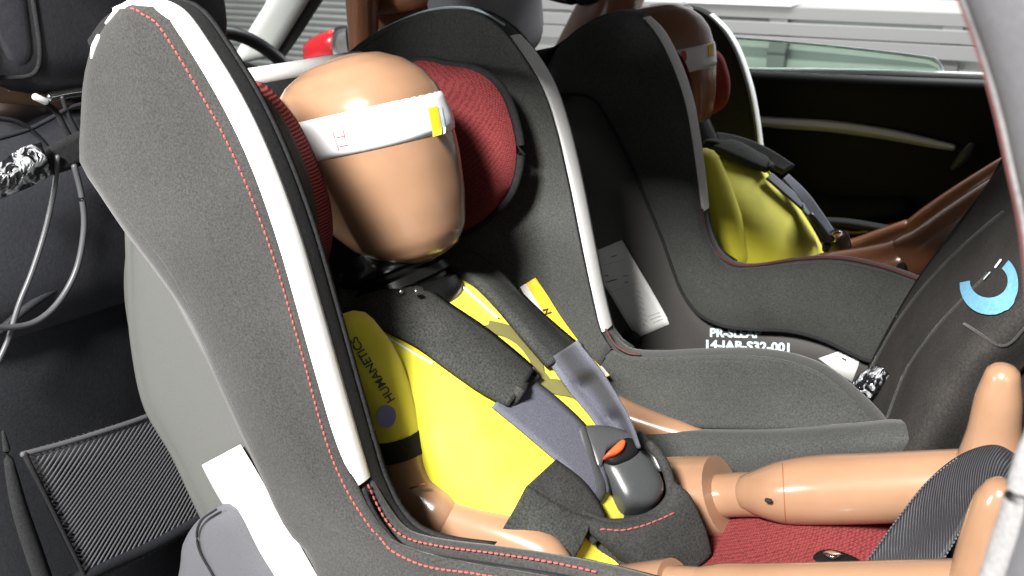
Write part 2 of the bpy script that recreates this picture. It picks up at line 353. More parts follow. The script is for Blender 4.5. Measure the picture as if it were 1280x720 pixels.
# far pillars
def slab(name, A, B, t, m, par=car): return obj(name, lf([A, B], 12, 4), M[m], par, thick=t)
slab('centre_pillar', C(1.74, [(752, -60), (752, 10), (748, 120)]), C(1.74, [(792, -60), (792, 10), (792, 120)]), .03, 'darkplastic')
obj('pillar_strip', MB().box((0, 0, 0), (0, 0, 0)) if False else lf([C(1.715, [(768, -60), (768, 60)]), C(1.715, [(776, -60), (776, 60)])], 6, 3), M['hallwhite'], car, thick=.004)
slab('windscreen_pillar', C(1.56, [(358, -60), (334, 0), (310, 40), (288, 78)]), C(1.60, [(425, -60), (386, 0), (360, 42), (344, 66)]), .03, 'lit_lining')
slab('pillar_trim', C(1.60, [(425, -60), (386, 0), (360, 42), (344, 66)]), C(1.62, [(444, -60), (401, -2), (372, 42), (350, 72)]), .02, 'darkplastic')
dash = MB().grid(across([resample(c, 12) for c in ([(-1.62, .5, 1.02), (-1.62, 1.75, 1.02)], [(-1.5, .5, 1.035), (-1.5, 1.75, 1.035)], [(-1.40, .5, 1.01), (-1.40, 1.75, 1.01)], [(-1.36, .5, .93), (-1.36, 1.75, .93)], [(-1.45, .5, .6), (-1.45, 1.75, .6)])], 16))
obj('dashboard', dash, M['darkplastic'], car, thick=.01)
obj('front_door', lf([[(-1.55, 1.77, .42), (-.86, 1.77, .42)], [(-1.55, 1.73, .8), (-.86, 1.73, .8)], [(-1.55, 1.76, 1.045), (-.86, 1.76, 1.07)]], 10, 10), M['blackplastic'], car, thick=.02)
# steering wheel
wc_ = np.array([-1.35, 1.35, .990]); wn = np.array([.90, 0, .43]); wu = np.array([-.43, 0, .90]); wl = np.array([0, 1.0, 0])
ang = np.linspace(0, 2 * math.pi, 49)[:-1]; R_ = []
for a in ang:
    e = math.cos(a) * wl + math.sin(a) * wu; R_.append([wc_ + e * .18 + .0130 * (math.cos(b_) * e + math.sin(b_) * wn) for b_ in np.linspace(0, 2 * math.pi, 11)[:-1]])
sw = obj('steering_wheel', MB().grid(np.array(R_), cu=True, cv=True), M['leather'], car)
hub = MB().pillow([wc_ - wn * .03 + (math.cos(a) * wl * .075 + math.sin(a) * wu * .06) for a in ang[::4]], wn, .03, depth=.03)
obj('hub', hub, M['darkplastic'], sw)
for a in (0.1, math.pi - .1, -math.pi / 2):
    e = math.cos(a) * wl + math.sin(a) * wu; obj('spoke', MB().tube([wc_ + e * .06 - wn * .02, wc_ + e * .17], [.02, .014], n=8, seg=5, flat=.5, up=wn), M['darkplastic'], sw)
# door mirror
tag(obj('seat_belt', MB().tube(C(1.60, [(640, -30), (690, -6), (735, 0), (760, -20)]), .028, n=10, seg=12, flat=.3, up=(1, 0, 0)), M['black'], origin=onL(700, -5, 1.6)), 'black belt strap crossing in front of the brown shoulder beside the lightened headrest', 'seat belt')
mi = obj('door_mirror', MB().pillow(C(1.93, [(384, 58), (390, 50), (402, 42), (417, 36), (430, 34), (437, 40), (440, 54), (440, 72), (434, 78), (420, 79), (400, 83), (386, 81)]), (.1, -1, .1), .05, depth=.06), M['redpaint'], car)
obj('mirror_surround', MB().pillow(C(1.872, [(418, 36), (428, 31), (436, 32), (440, 40), (440, 62), (434, 71), (420, 74), (415, 56)]), (.3, -1, .1), .012, depth=.01), M['darkplastic'], mi)
obj('mirror_glass', MB().pillow([onX(*p, -1.525) for p in [(419, 42), (427, 36), (436, 37), (440, 46), (439, 60), (432, 69), (420, 71), (416, 56)]], (1, -.2, .15), .002, depth=.003), M['chrome'], mi)

# ================================================================== FRONT SEATS
def headrest(par, cx, cl, cz, wl_, h, mk, seam=True):
    R = []
    for t in np.linspace(-1, 1, 22):
        z = cz + h * math.sin(t * math.pi / 2); k = max(.02, (1 - abs(math.sin(t * math.pi / 2)) ** 4)) ** .35; tk = .055 * k * (1 + .10 * t)
        ring = []
        for a in np.linspace(0, 2 * math.pi, 40, endpoint=False):
            c_, s_ = math.cos(a), math.sin(a); sp = lambda q, e: math.copysign(abs(q) ** e, q)
            ring.append((cx - .16 * (z - cz) + tk * sp(s_, .6), cl + wl_ * (k ** .6) * sp(c_, .45), z))
        R.append(ring)
    return obj('headrest', MB().rings(R), M[mk], par)
fs = thing('front_seat', 'black leather front seat at the left edge with net pocket and cables on its back', 'car seat', (-.95, .66, .38))
hr = headrest(fs, -.855, .655, 1.285, .150, .098, 'leather')
# raised side panel and seam on the near end of the headrest
htr = bvh(hr); dr = lambda x, y, o: drape([htr], x, y, o) if drape([htr], x, y, o) is not None else onX(x, y, -.80)
hp = MB().pillow([dr(*p, -.003) for p in [(-60, -60), (20, -60), (34, -20), (42, 30), (46, 70), (38, 90), (15, 94), (-20, 92), (-60, 90)]], (1, -.1, .1), .008, depth=.012)
obj('headrest_side_panel', hp, M['leather2'], hr)
obj('seam', MB().tube([dr(*p, .0) for p in resample(np.array([(22, -60), (37, -20), (46, 30), (50, 70), (42, 92), (12, 97), (-60, 95)], float), 30)], .0024, n=8, seg=60), M['black'], hr)
for l in (.60, .71):
    obj('headrest_post', MB().tube([(-.86, l, 1.09), (-.86, l, 1.22)], .007, n=10, seg=4), M['chrome'], fs)
obj('post_collar', MB().tube([onX(*p, -.80) for p in [(62, 122), (85, 117), (112, 114)]], .0045, n=8, seg=8), M['chrome'], fs)
# backrest: padded leather upper, hard dark lower panel
up_c = []
for l, dx in ((.38, -.10), (.42, -.03), (.50, .0), (.66, .012), (.82, .0), (.90, -.03), (.94, -.10)):
    up_c.append([(-.90 + dx, l, 1.175), (-.835 + dx, l, 1.165), (-.795 + dx, l, 1.12), (-.785 + dx, l, 1.07), (-.785 + dx, l, 1.02), (-.80 + dx, l, .985)])
obj('backrest', wrinkle(MB().grid(across([resample(c, 26) for c in up_c], 50)), .002, 30, (1, 0, 0)), M['leather2'], fs, thick=.006)
lo_c = []
for l, dx in ((.38, -.12), (.41, -.05), (.50, -.012), (.66, .0), (.82, -.012), (.91, -.05), (.94, -.12)):
    lo_c.append([(-.81 + dx, l, 1.02), (-.805 + dx, l, .95), (-.815 + dx, l, .80), (-.82 + dx, l, .60), (-.82 + dx, l, .45)])
obj('back_panel', MB().grid(across([resample(c, 20) for c in lo_c], 40)), M['leather'], fs, thick=.006)
obj('panel_edge', MB().tube([onX(*p, -.782) for p in [(-40, 446), (0, 414), (40, 380), (90, 349), (130, 330), (175, 312), (230, 296)]], .0040, n=8, seg=40), M['leather'], fs)
for pts in ([(-20, 178), (30, 164), (60, 150), (85, 136), (112, 128)], [(-20, 146), (20, 152), (45, 168), (65, 190)], [(78, 122), (86, 145), (100, 170)], [(118, 232), (132, 262), (140, 315)]):
    obj('seam', MB().tube([onX(*p, -.784) for p in pts], .0022, n=8, seg=24), M['leather'], fs)
NX = -.775
npk = obj('net_pocket', MB().grid(np.array([[onX(*p, -.788) for p in [(28, 570), (210, 515), (330, 478)]], [onX(*p, -.788) for p in [(108, 730), (270, 640), (400, 580)]]])), M['blackplastic'], fs, thick=.004)
A0, A1, B0, B1 = (np.array(onX(*p, NX)) for p in [(30, 567), (330, 478), (112, 735), (400, 575)])
strand = MB()
inside = lambda q: True
e1 = A1 - A0; e2 = B0 - A0
def uv(u, v): return A0 * (1 - u) * (1 - v) + A1 * u * (1 - v) + B0 * (1 - u) * v + B1 * u * v
N = 42
for fam in (0, 1):
    for i in range(-N, 2 * N):
        c0 = i / N; pts = []
        for v in np.linspace(0, 1, 26):
            u = (c0 - (v * .80 if fam == 0 else -v * .80)) * .9 + .012 * math.sin(v * 5 + i * .05) * (fam == 0)
            if 0 <= u <= 1: pts.append(uv(u, v) + np.array([.0 if fam == 0 else -.005, 0, 0]))
        if len(pts) > 2: strand.tube(pts,   .0012 if fam == 0 else .00035, n=5, rnd=False)
obj('net_cord', strand, M['net'], npk, kind='stuff')
obj('elastic_hem', MB().tube([A0 + np.array([.002, 0, 0]), (A0 + B0) / 2 + np.array([.002, 0, 0]), B0 + np.array([.002, 0, 0])], .0022, n=8, seg=12), M['black'], npk)
obj('elastic_hem', MB().tube([onX(*p, NX) for p in [(28, 568), (70, 557), (110, 545), (160, 529), (212, 511), (330, 476)]], .0028, n=8, seg=30), M['net'], npk)
obj('pocket_frame', MB().tube([onX(*p, -.778) for p in [(60, 745), (120, 712), (190, 680), (262, 640), (360, 590)]], .0085, n=10, seg=24), M['leather'], fs)
obj('side_trim', MB().tube([onX(*p, -.775) for p in [(4, 540), (14, 590), (26, 640), (46, 700), (70, 770)]], [.0015, .005, .007, .008, .008], n=12, seg=24), M['black'], fs)
obj('seat_cushion', MB().box((-1.15, .66, .62), (.56, .50, .16)), M['leather'], fs, bevel=.04)

fs2 = thing('front_seat', 'black driver seat beyond the child seats with its headrest coloured grey as if lit', 'car seat', (-.95, 1.36, .38))
hr2 = headrest(fs2, -.86, 1.405, 1.235, .122, .105, 'headlit')
up2 = []
for l, dx in ((1.06, -.10), (1.10, -.03), (1.20, .0), (1.36, .012), (1.52, .0), (1.60, -.03), (1.64, -.10)):
    up2.append([(-.90 + dx, l, 1.115), (-.84 + dx, l, 1.10), (-.81 + dx, l, 1.05), (-.80 + dx, l, .9), (-.80 + dx, l, .7), (-.82 + dx, l, .45)])
obj('backrest', MB().grid(across([resample(c, 26) for c in up2], 40)), M['leather'], fs2, thick=.006)
for l in (1.31, 1.42): obj('headrest_post', MB().tube([(-.86, l, 1.06), (-.86, l, 1.16)], .007, n=10, seg=4), M['chrome'], fs2)
obj('seat_cushion', MB().box((-1.15, 1.36, .62), (.56, .50, .16)), M['leather'], fs2, bevel=.04)

# adult dummies sitting in the front seats
ad = thing('adult_crash_dummy', 'brown adult crash dummy in the driver seat, bent arm behind the red mirror', 'crash dummy', (-1.05, 1.36, .7))
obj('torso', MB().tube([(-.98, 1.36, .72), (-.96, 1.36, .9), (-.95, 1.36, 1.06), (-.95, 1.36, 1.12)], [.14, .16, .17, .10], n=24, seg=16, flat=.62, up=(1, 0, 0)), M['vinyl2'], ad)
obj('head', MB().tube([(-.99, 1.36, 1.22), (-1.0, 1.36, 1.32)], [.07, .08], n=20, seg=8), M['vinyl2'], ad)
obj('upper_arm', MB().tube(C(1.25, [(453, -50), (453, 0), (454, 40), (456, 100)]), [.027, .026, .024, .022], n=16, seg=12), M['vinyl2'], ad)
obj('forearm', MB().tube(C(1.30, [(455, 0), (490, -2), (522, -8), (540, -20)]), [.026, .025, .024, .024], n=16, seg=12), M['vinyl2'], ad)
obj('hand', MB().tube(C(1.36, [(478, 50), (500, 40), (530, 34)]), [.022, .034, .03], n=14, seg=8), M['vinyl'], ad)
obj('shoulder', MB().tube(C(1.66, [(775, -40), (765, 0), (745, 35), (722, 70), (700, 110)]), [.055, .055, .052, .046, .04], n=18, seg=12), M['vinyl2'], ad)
ad2 = thing('adult_crash_dummy', 'tan adult crash dummy in the near front seat, only its shoulder showing under the headrest', 'crash dummy', (-1.05, .66, .7))
obj('torso', MB().tube([(-1.03, .66, .75), (-.985, .66, .95), (-.96, .66, 1.10), (-.955, .66, 1.15)], [.14, .16, .165, .11], n=24, seg=16, flat=.6, up=(1, 0, 0)), M['vinyl'], ad2)
obj('shoulder', MB().tube([onX(*p, -.835) for p in [(-70, 106), (0, 112), (30, 118), (58, 125), (100, 140)]], [.013, .012, .010, .008, .006], n=14, seg=14), M['vinyl'], ad2)
obj('head', MB().tube([(-1.05, .66, 1.24), (-1.06, .66, 1.34)], [.065, .075], n=20, seg=8), M['vinyl'], ad2)

# cables and strap on the near front seat
def cable(name, pts, x, r, m, label):
    P = np.array([onX(p[0], p[1], x) for p in pts]); c = P.mean(0)
    return tag(obj(name, MB().tube(P, r, n=8, seg=60), M[m], origin=c), label, 'cable')
cable('measuring_cable', [(72, 196), (67, 240), (56, 290), (40, 340), (24, 380), (10, 425), (-6, 460)], -.752, .0024, 'cord', 'grey cable hanging nearly straight down the front seat back')
cable('measuring_cable', [(93, 208), (102, 245), (105, 285), (96, 335), (75, 375), (48, 400), (15, 409), (-30, 407)], -.748, .0027, 'cord', 'grey cable looping in a wide arc across the front seat back')
cable('sensor_lead', [(44, 122), (56, 128), (70, 140), (80, 158), (88, 172)], -.765, .0026, 'black', 'thin black lead with a white plug below the near headrest')
tag(obj('plug', MB().tube([onX(*p, -.76) for p in [(44, 121), (57, 127)]], .0030, n=8, seg=3), M['hallwhite'], origin=onX(50, 124, -.76)), 'tiny white plug at the end of the black sensor lead', 'plug')
st = thing('hold_down_strap', 'black strap around the near front seat, its end wrapped in crinkled clear tape', 'strap', onX(60, 205, -.76))
obj('webbing', lf([[onX(*p, -.758) for p in [(35, 198), (70, 178), (110, 158), (150, 140)]], [onX(*p, -.752) for p in [(52, 222), (85, 213), (112, 202), (150, 184)]]], 20, 5), M['black'], st, thick=.003)
obj('clear_tape', wrinkle(lf([[onX(*p, -.752) for p in [(-25, 218), (0, 204), (25, 186), (52, 178)]], [onX(*p, -.742) for p in [(-25, 236), (8, 220), (32, 204), (58, 196)]], [onX(*p, -.748) for p in [(-25, 262), (8, 245), (38, 233), (66, 218)]]], 40, 20), .004, 120, (1, -.3, .2)), M['foil'], st, thick=.001)

# ================================================================== REAR BENCH
rs = thing('rear_seat', 'dark slate rear bench seat behind the feet of both child dummies', 'car seat', (.05, 1.02, .38))
bk = []
for l, dx in ((.36, .05), (.46, .03), (.60, .03), (.75, .03), (.90, .0), (1.05, -.03), (1.20, -.02), (1.45, -.02), (1.72, .0)):
    bk.append([(-.075 + dx, l, .70), (-.055 + dx, l, .85), (-.03 + dx, l, .95), (.01 + dx, l, 1.05), (.05 + dx, l, 1.14), (.10 + dx, l, 1.22)])
obj('backrest', MB().grid(across([resample(c, 30) for c in bk], 50)), M['leather2'], rs, thick=.01)
obj('cushion', MB().grid(across([resample([(x, l, z + dz_) for x, z in ((.0, .72), (-.15, .72), (-.35, .735), (-.52, .74), (-.56, .70), (-.56, .45))], 30) for l, dz_ in ((.36, -.06), (.42, .0), (.66, .01), (1.0, -.01), (1.36, .01), (1.70, .0))], 40)), M['leather'], rs, thick=.01)
# padded mat with the blue ring print
mt = thing('seat_back_mat', 'black quilted mat over the rear seat back with a light blue ring print', 'mat', (-.08, .95, .85))
eA = C(1.06, [(1330, 120), (1252, 212), (1205, 280), (1150, 350), (1105, 430), (1072, 500), (1050, 560)])
eM = C(.92, [(1345, 180), (1284, 258), (1238, 318), (1190, 378), (1146, 440), (1108, 510), (1080, 565)])
eB = C(.80, [(1370, 240), (1322, 322), (1290, 360), (1244, 412), (1200, 452), (1166, 510), (1128, 572)])
eC = C(.795, [(1385, 250), (1334, 332), (1302, 370), (1258, 420), (1214, 462), (1180, 516), (1140, 580)]) + np.array([.03, .03, -.01])
mat_o = obj('cover', wrinkle(MB().grid(across([resample(c, 60) for c in (eA, eM, eB, eC)], 40)), .0032, 34, (0, -1, .3)), M['matfab'], mt, thick=.006)
mtree = bvh(mat_o)
def dline(trees, pts, off, fb): return [drape(trees, p[0], p[1], off, fb) for p in np.asarray(resample(np.array(pts, float), 24))]
for pts, r in (([(1258, 268), (1220, 300), (1180, 338), (1140, 385), (1105, 440), (1080, 490)], .0020), ([(1240, 345), (1200, 385), (1165, 425), (1135, 470), (1112, 530)], .0016), ([(1282, 402), (1262, 424), (1244, 428), (1210, 408)], .0012)):
    obj('piping', MB().tube(dline(mtree, pts, .0035, .92), r, n=8), M['fabric'], mt)
cx, cy = 1243, 358
outer, inner = [], []
for a in np.linspace(math.radians(-48), math.radians(182), 40):
    outer.append(drape(mtree, cx + 37 * math.cos(a), cy + 39 * math.sin(a), .0050, .85)); inner.append(drape(mtree, cx + 24 * math.cos(a), cy + 21 * math.sin(a) - 3, .0050, .85))
obj('ring_print', MB().grid([outer, inner]), M['blue'], mt)
for a, b_ in (((1251, 337), (1257, 329)), ((1237, 352), (1243, 345))):
    pa, pb_ = drape(mtree, *a, .0048, .85), drape(mtree, *b_, .0048, .85); obj('dash_print', MB().tube([pa, pb_], .0016, n=6, seg=4, flat=.4), M['wink'], mt)
bs = thing('seat_belt', 'black seat belt webbing lying slanted beside the quilted mat with a crinkled clear tag', 'seat belt', onL(1150, 380, 1.05))
obj('webbing', lf([C(1.09, [(1275, 150), (1238, 225), (1190, 290), (1140, 360), (1090, 450), (1062, 520)]), C(1.07, [(1290, 190), (1256, 250), (1205, 312), (1160, 370), (1118, 445), (1090, 520)])], 40, 6), M['black'], bs, thick=.002)
tagm = wrinkle(lf([C(.97, [(1066, 478), (1078, 466), (1098, 456)]), C(.955, [(1072, 488), (1088, 476), (1108, 464)]), C(.96, [(1082, 502), (1098, 490), (1116, 474)])], 30, 18), .003, 150, (.3, -1, .3))
obj('clear_tag', tagm, M['foil'], bs, thick=.001)

# ================================================================== CHILD SEAT (near)
cs = thing('child_seat', 'large grey child seat nearest the camera with white edge tape and red head pads', 'child seat', (-.4, .665, .74), 'rear facing child seats')
# --- rim of the near wing
rimN = C(.4635, [(106, 110), (112, 76), (123, 46), (148, 15), (188, 0), (224, 14), (260, 62), (301, 130), (336, 205), (369, 295), (397, 390), (421, 475), (441, 545), (457, 600)])
lowN = C(.4635, [(457, 600), (466, 622), (480, 650), (505, 677), (545, 691), (600, 699), (660, 708), (720, 718), (790, 735), (900, 765)])
fullN = np.vstack([rimN, lowN[1:]])
dL = np.array([0, 1.0, 0])
def wing_rim(par, P, l0, l1, m, r=.004, nu=70, name='rim'):
    # a rounded band lying across the wing's edge
    P = resample(P, nu); T = np.gradient(P, axis=0); T /= np.linalg.norm(T, axis=1)[:, None]
    N = np.cross(T, dL); N /= np.linalg.norm(N, axis=1)[:, None]
    s = 1 if N[nu // 2][0] > 0 else -1; N *= s; rows = []
    for q, h in ((-1.0, -2.2), (-1.0, -1.0), (-.92, -.35), (-.6, 0.05), (0, .15), (.6, .05), (.92, -.35), (1.0, -1.0), (1.0, -2.2)):
        rows.append([[p[0] + n[0] * r * h, (l0 + l1) / 2 + q * (l1 - l0) / 2 + (p[1] - Pm), p[2] + n[2] * r * h] for p, n, Pm in zip(P, N, P[:, 1])])
    return obj(name, MB().grid(rows), M[m], par)
wing_rim(cs, fullN[2:], .4525, .4850, 'black', nu=120, name='wing_edge')
wt = wing_rim(cs, np.vstack([C(.4635, [(158, 9)]), rimN[4:]]) + np.array([.0016, 0, .0012]), .4500, .4690, 'white', r=.0030, name='edge_tape')
for q in ([(115, 72), (118, 60), (124, 46)], [(133, 29), (142, 19), (152, 11), (164, 5)]): obj('edge_tape', MB().tube(C(.4515, q), [.0012, .0022, .0020] if len(q) == 3 else [.001, .0018, .0026, .0032], n=8, seg=12), M['white'], cs)
# rolled hem below the tape with a groove
obj('lower_hem', MB().tube(C(.468, [(459, 596), (466, 614), (477, 638), (494, 662), (516, 677), (560, 687), (620, 695), (690, 706), (760, 720), (850, 744)]), [.002, .0045, .0062, .0066, .0066, .0066, .0068, .007, .007, .007], n=12, seg=60), M['fabric'], cs)
# --- outer fabric panel
pA = [(150, 12), (123, 46), (108, 95), (104, 150), (103, 204), (118, 228), (158, 288), (200, 344), (240, 404), (275, 482), (320, 580), (353, 658), (380, 688), (394, 722), (415, 790)]
pB = [(166, 8), (203, 14), (240, 62), (283, 135), (318, 210), (349, 298), (377, 393), (401, 480), (423, 555), (447, 610), (470, 652), (500, 684), (545, 701), (600, 709), (680, 722), (780, 744)]
def mid(s, l, dx=0):
    A = resample(np.array(pA, float), 40); B = resample(np.array(pB, float), 40); return C(l, A + (B - A) * s + np.array([dx, 0]))
def midB(s, l, eL0=0):
    return mid(s, l)
panel = MB().grid(across([mid(0, .464), mid(.012, .4570), mid(.06, .4515), mid(.25, .447), (mid(.5, .4455)), mid(.8, .4490), mid(.96, .4505), mid(1.0, .4535), mid(1.0, .462)], 60))
sp = obj('side_panel', wrinkle(panel, .0007, 40), M['fabric'], cs, thick=.003)
ptree = bvh(sp)
# seam ridge near the rear edge, stitched lines
obj('panel_seam', MB().tube([drape(ptree, x, y, .0004, .449) for x, y in [(160, 272), (188, 303), (214, 338), (240, 385), (258, 428), (285, 488), (318, 556)]], .0013, n=8, seg=40), M['fabric2'], cs)
obj('panel_seam', MB().tube([drape(ptree, x, y, .0003, .449) for x, y in [(479, 684), (474, 700), (471, 716), (466, 740)]], .0010, n=8, seg=12), M['black'], cs)
st_px = [(166, 13), (180, 18), (200, 30), (222, 62), (252, 112), (280, 162), (305, 215), (328, 272), (350, 335), (369, 400), (386, 460), (402, 520), (418, 570), (438, 614), (462, 652), (490, 685), (535, 706), (590, 715), (650, 724), (720, 738)]
stc = resample(np.array(st_px, float), 120)
obj('red_stitching', dashes([drape(ptree, p[0] - 1, p[1], .0018, .4505) for p in stc], (.2, -1, .1), .0027, .0017, .00085), M['stitch'], cs, kind='stuff')
st2 = C(.4615, [(460, 606), (471, 630), (487, 656), (512, 674), (558, 684), (620, 692), (690, 703), (750, 716)])
obj('red_stitching', dashes(st2, (.1, -.7, .7), .0027, .0017, .00085), M['stitch'], cs, kind='stuff')
obj('hem_groove', MB().tube(C(.455, [(455, 612), (464, 634), (480, 660), (502, 683), (540, 696), (600, 706), (680, 718), (760, 734)]), .0016, n=8, seg=40), M['black'], cs)
# --- far wing
rimF = C(.867, [(432, 76), (461, 50), (500, 28), (545, 13), (592, 13), (630, 33), (660, 68), (684, 108), (702, 160), (718, 225), (733, 300), (747, 370), (757, 412)])
lowF = C(.867, [(757, 412), (768, 430), (785, 441), (820, 443), (870, 441), (930, 440), (985, 447), (1030, 464), (1065, 490), (1100, 524), (1125, 560)])
fullF = np.vstack([rimF, lowF[1:]])
wing_rim(cs, fullF, .850, .885, 'fabric2', nu=120, name='wing_edge')
tF = C(.867, [(640, 45), (660, 68), (684, 108), (702, 160), (718, 225), (733, 300), (747, 370), (757, 412)])
wing_rim(cs, tF + np.array([.0018, 0, .001]), .856, .884, 'white', r=.0028, name='edge_tape')
obj('edge_cord', MB().tube(C(.866, [(405, 92), (432, 74), (461, 48), (500, 26), (545, 11), (592, 11), (630, 31)]), .0014, n=6, seg=40), M['wink'], cs)
obj('edge_cord', MB().tube(C(.858, [(757, 412), (768, 430), (785, 441), (800, 443)]), .0012, n=6, seg=16), M['dimred'], cs)
inner = [resample(C(.851, [(432, 78), (461, 52), (500, 30), (545, 15), (590, 15), (626, 35), (654, 70), (677, 110), (694, 160), (709, 225), (724, 300), (739, 370), (750, 414), (764, 436)]), 60),
         resample(C(.850, [(432, 82), (461, 60), (500, 42), (545, 34), (585, 38), (615, 58), (640, 90), (660, 130), (676, 180), (690, 240), (704, 310), (720, 380), (734, 430), (750, 460)]), 60),
         resample(C(.835, [(420, 92), (455, 85), (500, 84), (540, 96), (570, 125), (590, 160), (606, 200), (620, 245), (634, 295), (650, 345), (668, 395), (690, 440), (712, 480), (735, 520)]), 60),
         resample(C(.800, [(400, 110), (430, 125), (460, 160), (485, 200), (505, 240), (525, 280), (548, 320), (570, 360), (595, 400), (620, 440), (648, 480), (675, 520), (700, 560), (720, 600)]), 60)]
iw = obj('wing_lining', MB().grid(across(inner, 30)), M['fabric2'], cs, thick=.004)
itree = bvh(iw)
outF = [resample(fullF[:-8] + np.array([0, .017, 0]), 40), resample(fullF[:-8] + np.array([-.06, .024, -.03]), 40), resample(fullF[:-8] + np.array([-.12, .01, -.09]), 40)]
obj('side_panel', MB().grid(across(outF, 14)), M['fabric'], cs, thick=.004)
# near wing lining
innN = [fullN[3:19] + np.array([0, .0205, 0]), fullN[3:19] + np.array([-.05, .024, -.03]), fullN[3:19] + np.array([-.11, .05, -.08])]
obj('wing_lining', MB().grid(across([resample(c, 50) for c in innN], 14)), M['black'], cs, thick=.004)
# backrest, cushion
prof = [(-.688, 1.180), (-.683, 1.198), (-.668, 1.196), (-.650, 1.15), (-.625, 1.06), (-.585, .97), (-.52, .885), (-.44, .82), (-.36, .785), (-.28, .785)]
obj('backrest', MB().grid(across([resample([(x, l, z) for x, z in prof], 50) for l in (.535, .56, .66, .80, .87)], 20)), M['black'], cs, thick=.006)
obj('edge_tape', MB().tube([(-.676, .57, 1.197), (-.676, .66, 1.198), (-.676, .845, 1.198)], .0115, n=12, seg=20), M['white'], cs)
cush = obj('seat_cushion', MB().grid(across([resample([(x, l, z + dz_) for x, z in ((-.36, .788), (-.26, .812), (-.20, .842), (-.155, .860), (-.10, .872), (-.065, .868), (-.048, .845), (-.045, .80))], 40) for l, dz_ in ((.47, .03), (.54, .012), (.60, .004), (.66, 0), (.72, .004), (.79, .012), (.86, .03))], 40)), M['red'], cs, thick=.006)
ctree = bvh(cush)
slot = [drape(ctree, *p, .002, .66) for p in [(1016, 704), (1022, 692), (1040, 690), (1066, 698), (1078, 708), (1050, 716)]]
obj('strap_slot', MB().pillow(slot, (0, -.4, .9), .004, depth=.004), M['blackplastic'], cs)
so2 = [drape(ctree, *p, .0075, .66) for p in [(1030, 701), (1040, 698), (1054, 704), (1040, 708)]]
obj('slot_frame', MB().pillow(so2, (0, -.4, .9), .002, depth=.001), M['chrome'], cs)
# far side wall and soft bolster
wall_l = [resample(C(.853, [(764, 438), (785, 445), (820, 447), (870, 445), (930, 444), (985, 451), (1028, 468), (1062, 494), (1096, 528), (1150, 545)]), 50),
          resample(C(.848, [(745, 470), (785, 478), (820, 482), (870, 484), (930, 486), (985, 492), (1028, 504), (1062, 520), (1096, 540), (1150, 555)]), 50),
          resample(C(.835, [(725, 520), (785, 524), (820, 530), (870, 534), (930, 536), (985, 536), (1028, 536), (1062, 538), (1096, 545), (1150, 560)]), 50)]
obj('side_wall', wrinkle(MB().grid(across(wall_l, 20)), .0008, 35), M['fabric2'], cs, thick=.004)
bol = [C(.838, [(730, 532), (800, 537), (870, 538), (960, 538), (1060, 532), (1120, 527), (1146, 534), (1150, 546)]),
       C(.815, [(730, 540), (800, 546), (870, 548), (960, 547), (1060, 540), (1120, 534), (1148, 540), (1152, 550)]),
       C(.800, [(730, 570), (800, 580), (870, 584), (960, 570), (1060, 560), (1120, 552), (1146, 552), (1150, 556)]),
       C(.805, [(740, 620), (800, 630), (870, 630), (960, 620), (1060, 600), (1120, 585), (1146, 575), (1150, 570)])]
bo = obj('hip_bolster', wrinkle(MB().grid(across([resample(c, 50) for c in bol], 20)), .001, 60), M['fabric2'], cs, thick=.005)
obj('crease', MB().tube([(p) for p in C(.836, [(745, 532), (800, 537), (870, 538), (960, 539), (1060, 535), (1120, 527), (1140, 527)])], .0022, n=8, seg=30), M['fabric'], cs)
# lower body of the seat under the cushion
lowb = [(-.44, .80), (-.36, .765), (-.24, .755), (-.12, .775), (-.045, .82), (-.02, .865)]
def lowp(l, up=0.0): return [(x, l, z + up) for x, z in lowb]
topn = resample(C(.470, [(468, 640), (500, 690), (560, 712), (640, 722), (760, 742), (900, 770), (1020, 790)]), 30)
topf = resample(np.vstack([lowF[2:-1], [[-.03, .868, .885]]]) + np.array([0, .008, -.01]), 30)
obj('seat_base', MB().grid(across([topn, resample(lowp(.472, .02), 30), resample(lowp(.50), 30), resample(lowp(.66, -.01), 30), resample(lowp(.84), 30), resample(lowp(.872, .02), 30), topf], 40)), M['fabric2'], cs, thick=.004)
# plastic shell and its sticker
shA = [(162, 284), (163, 350), (167, 420), (184, 500), (220, 565), (264, 655), (334, 770)]
shB = [(175, 284), (205, 340), (240, 405), (275, 470), (318, 560), (365, 660), (430, 770)]
shell = [[(-.60, .88, 1.12), (-.64, .87, 1.05), (-.63, .87, .98), (-.56, .87, .86), (-.50, .87, .80)],
         [(-.66, .78, 1.14), (-.70, .78, 1.05), (-.68, .78, .96), (-.60, .78, .85), (-.52, .78, .77)],
         [(-.66, .56, 1.14), (-.70, .56, 1.05), (-.68, .56, .96), (-.60, .56, .85), (-.52, .56, .77)],
         C(.482, shA), C(.466, [(p[0] + 5, p[1] + 2) for p in shA]), C(.461, [(p[0] * .6 + q[0] * .4, p[1] * .6 + q[1] * .4) for p, q in zip(shA, shB)]), C(.460, shB)]
pso = obj('plastic_shell', MB().grid(across([resample(c, 40) for c in shell], 70)), M['greyplastic'], cs, thick=.004)
stree = bvh(pso)
obj('shell_rib', MB().tube(C(.4605, [(196, 380), (194, 420), (192, 450)]), .0007, n=6, seg=10), M['greyplastic'], cs)
stick = lf([C(.4545, [(253, 581), (257, 590), (272, 618), (300, 665), (345, 742)]), C(.4535, [(300, 556), (304, 562), (330, 606), (346, 640), (372, 678), (410, 745)])], 20, 8)
sk = obj('paper_sticker', stick, M['wlabel'], cs, thick=.0012)
for p in ((368, 708), (373, 711), (380, 709)): obj('print_mark', MB().box(C(.4522, [p])[0], (.003, .0004, .002)), M['greyink'], sk)
bz = C(.452, [(226, 790), (226, 700), (231, 675), (246, 652), (266, 637), (284, 630), (298, 642), (322, 690), (350, 740), (352, 790)])
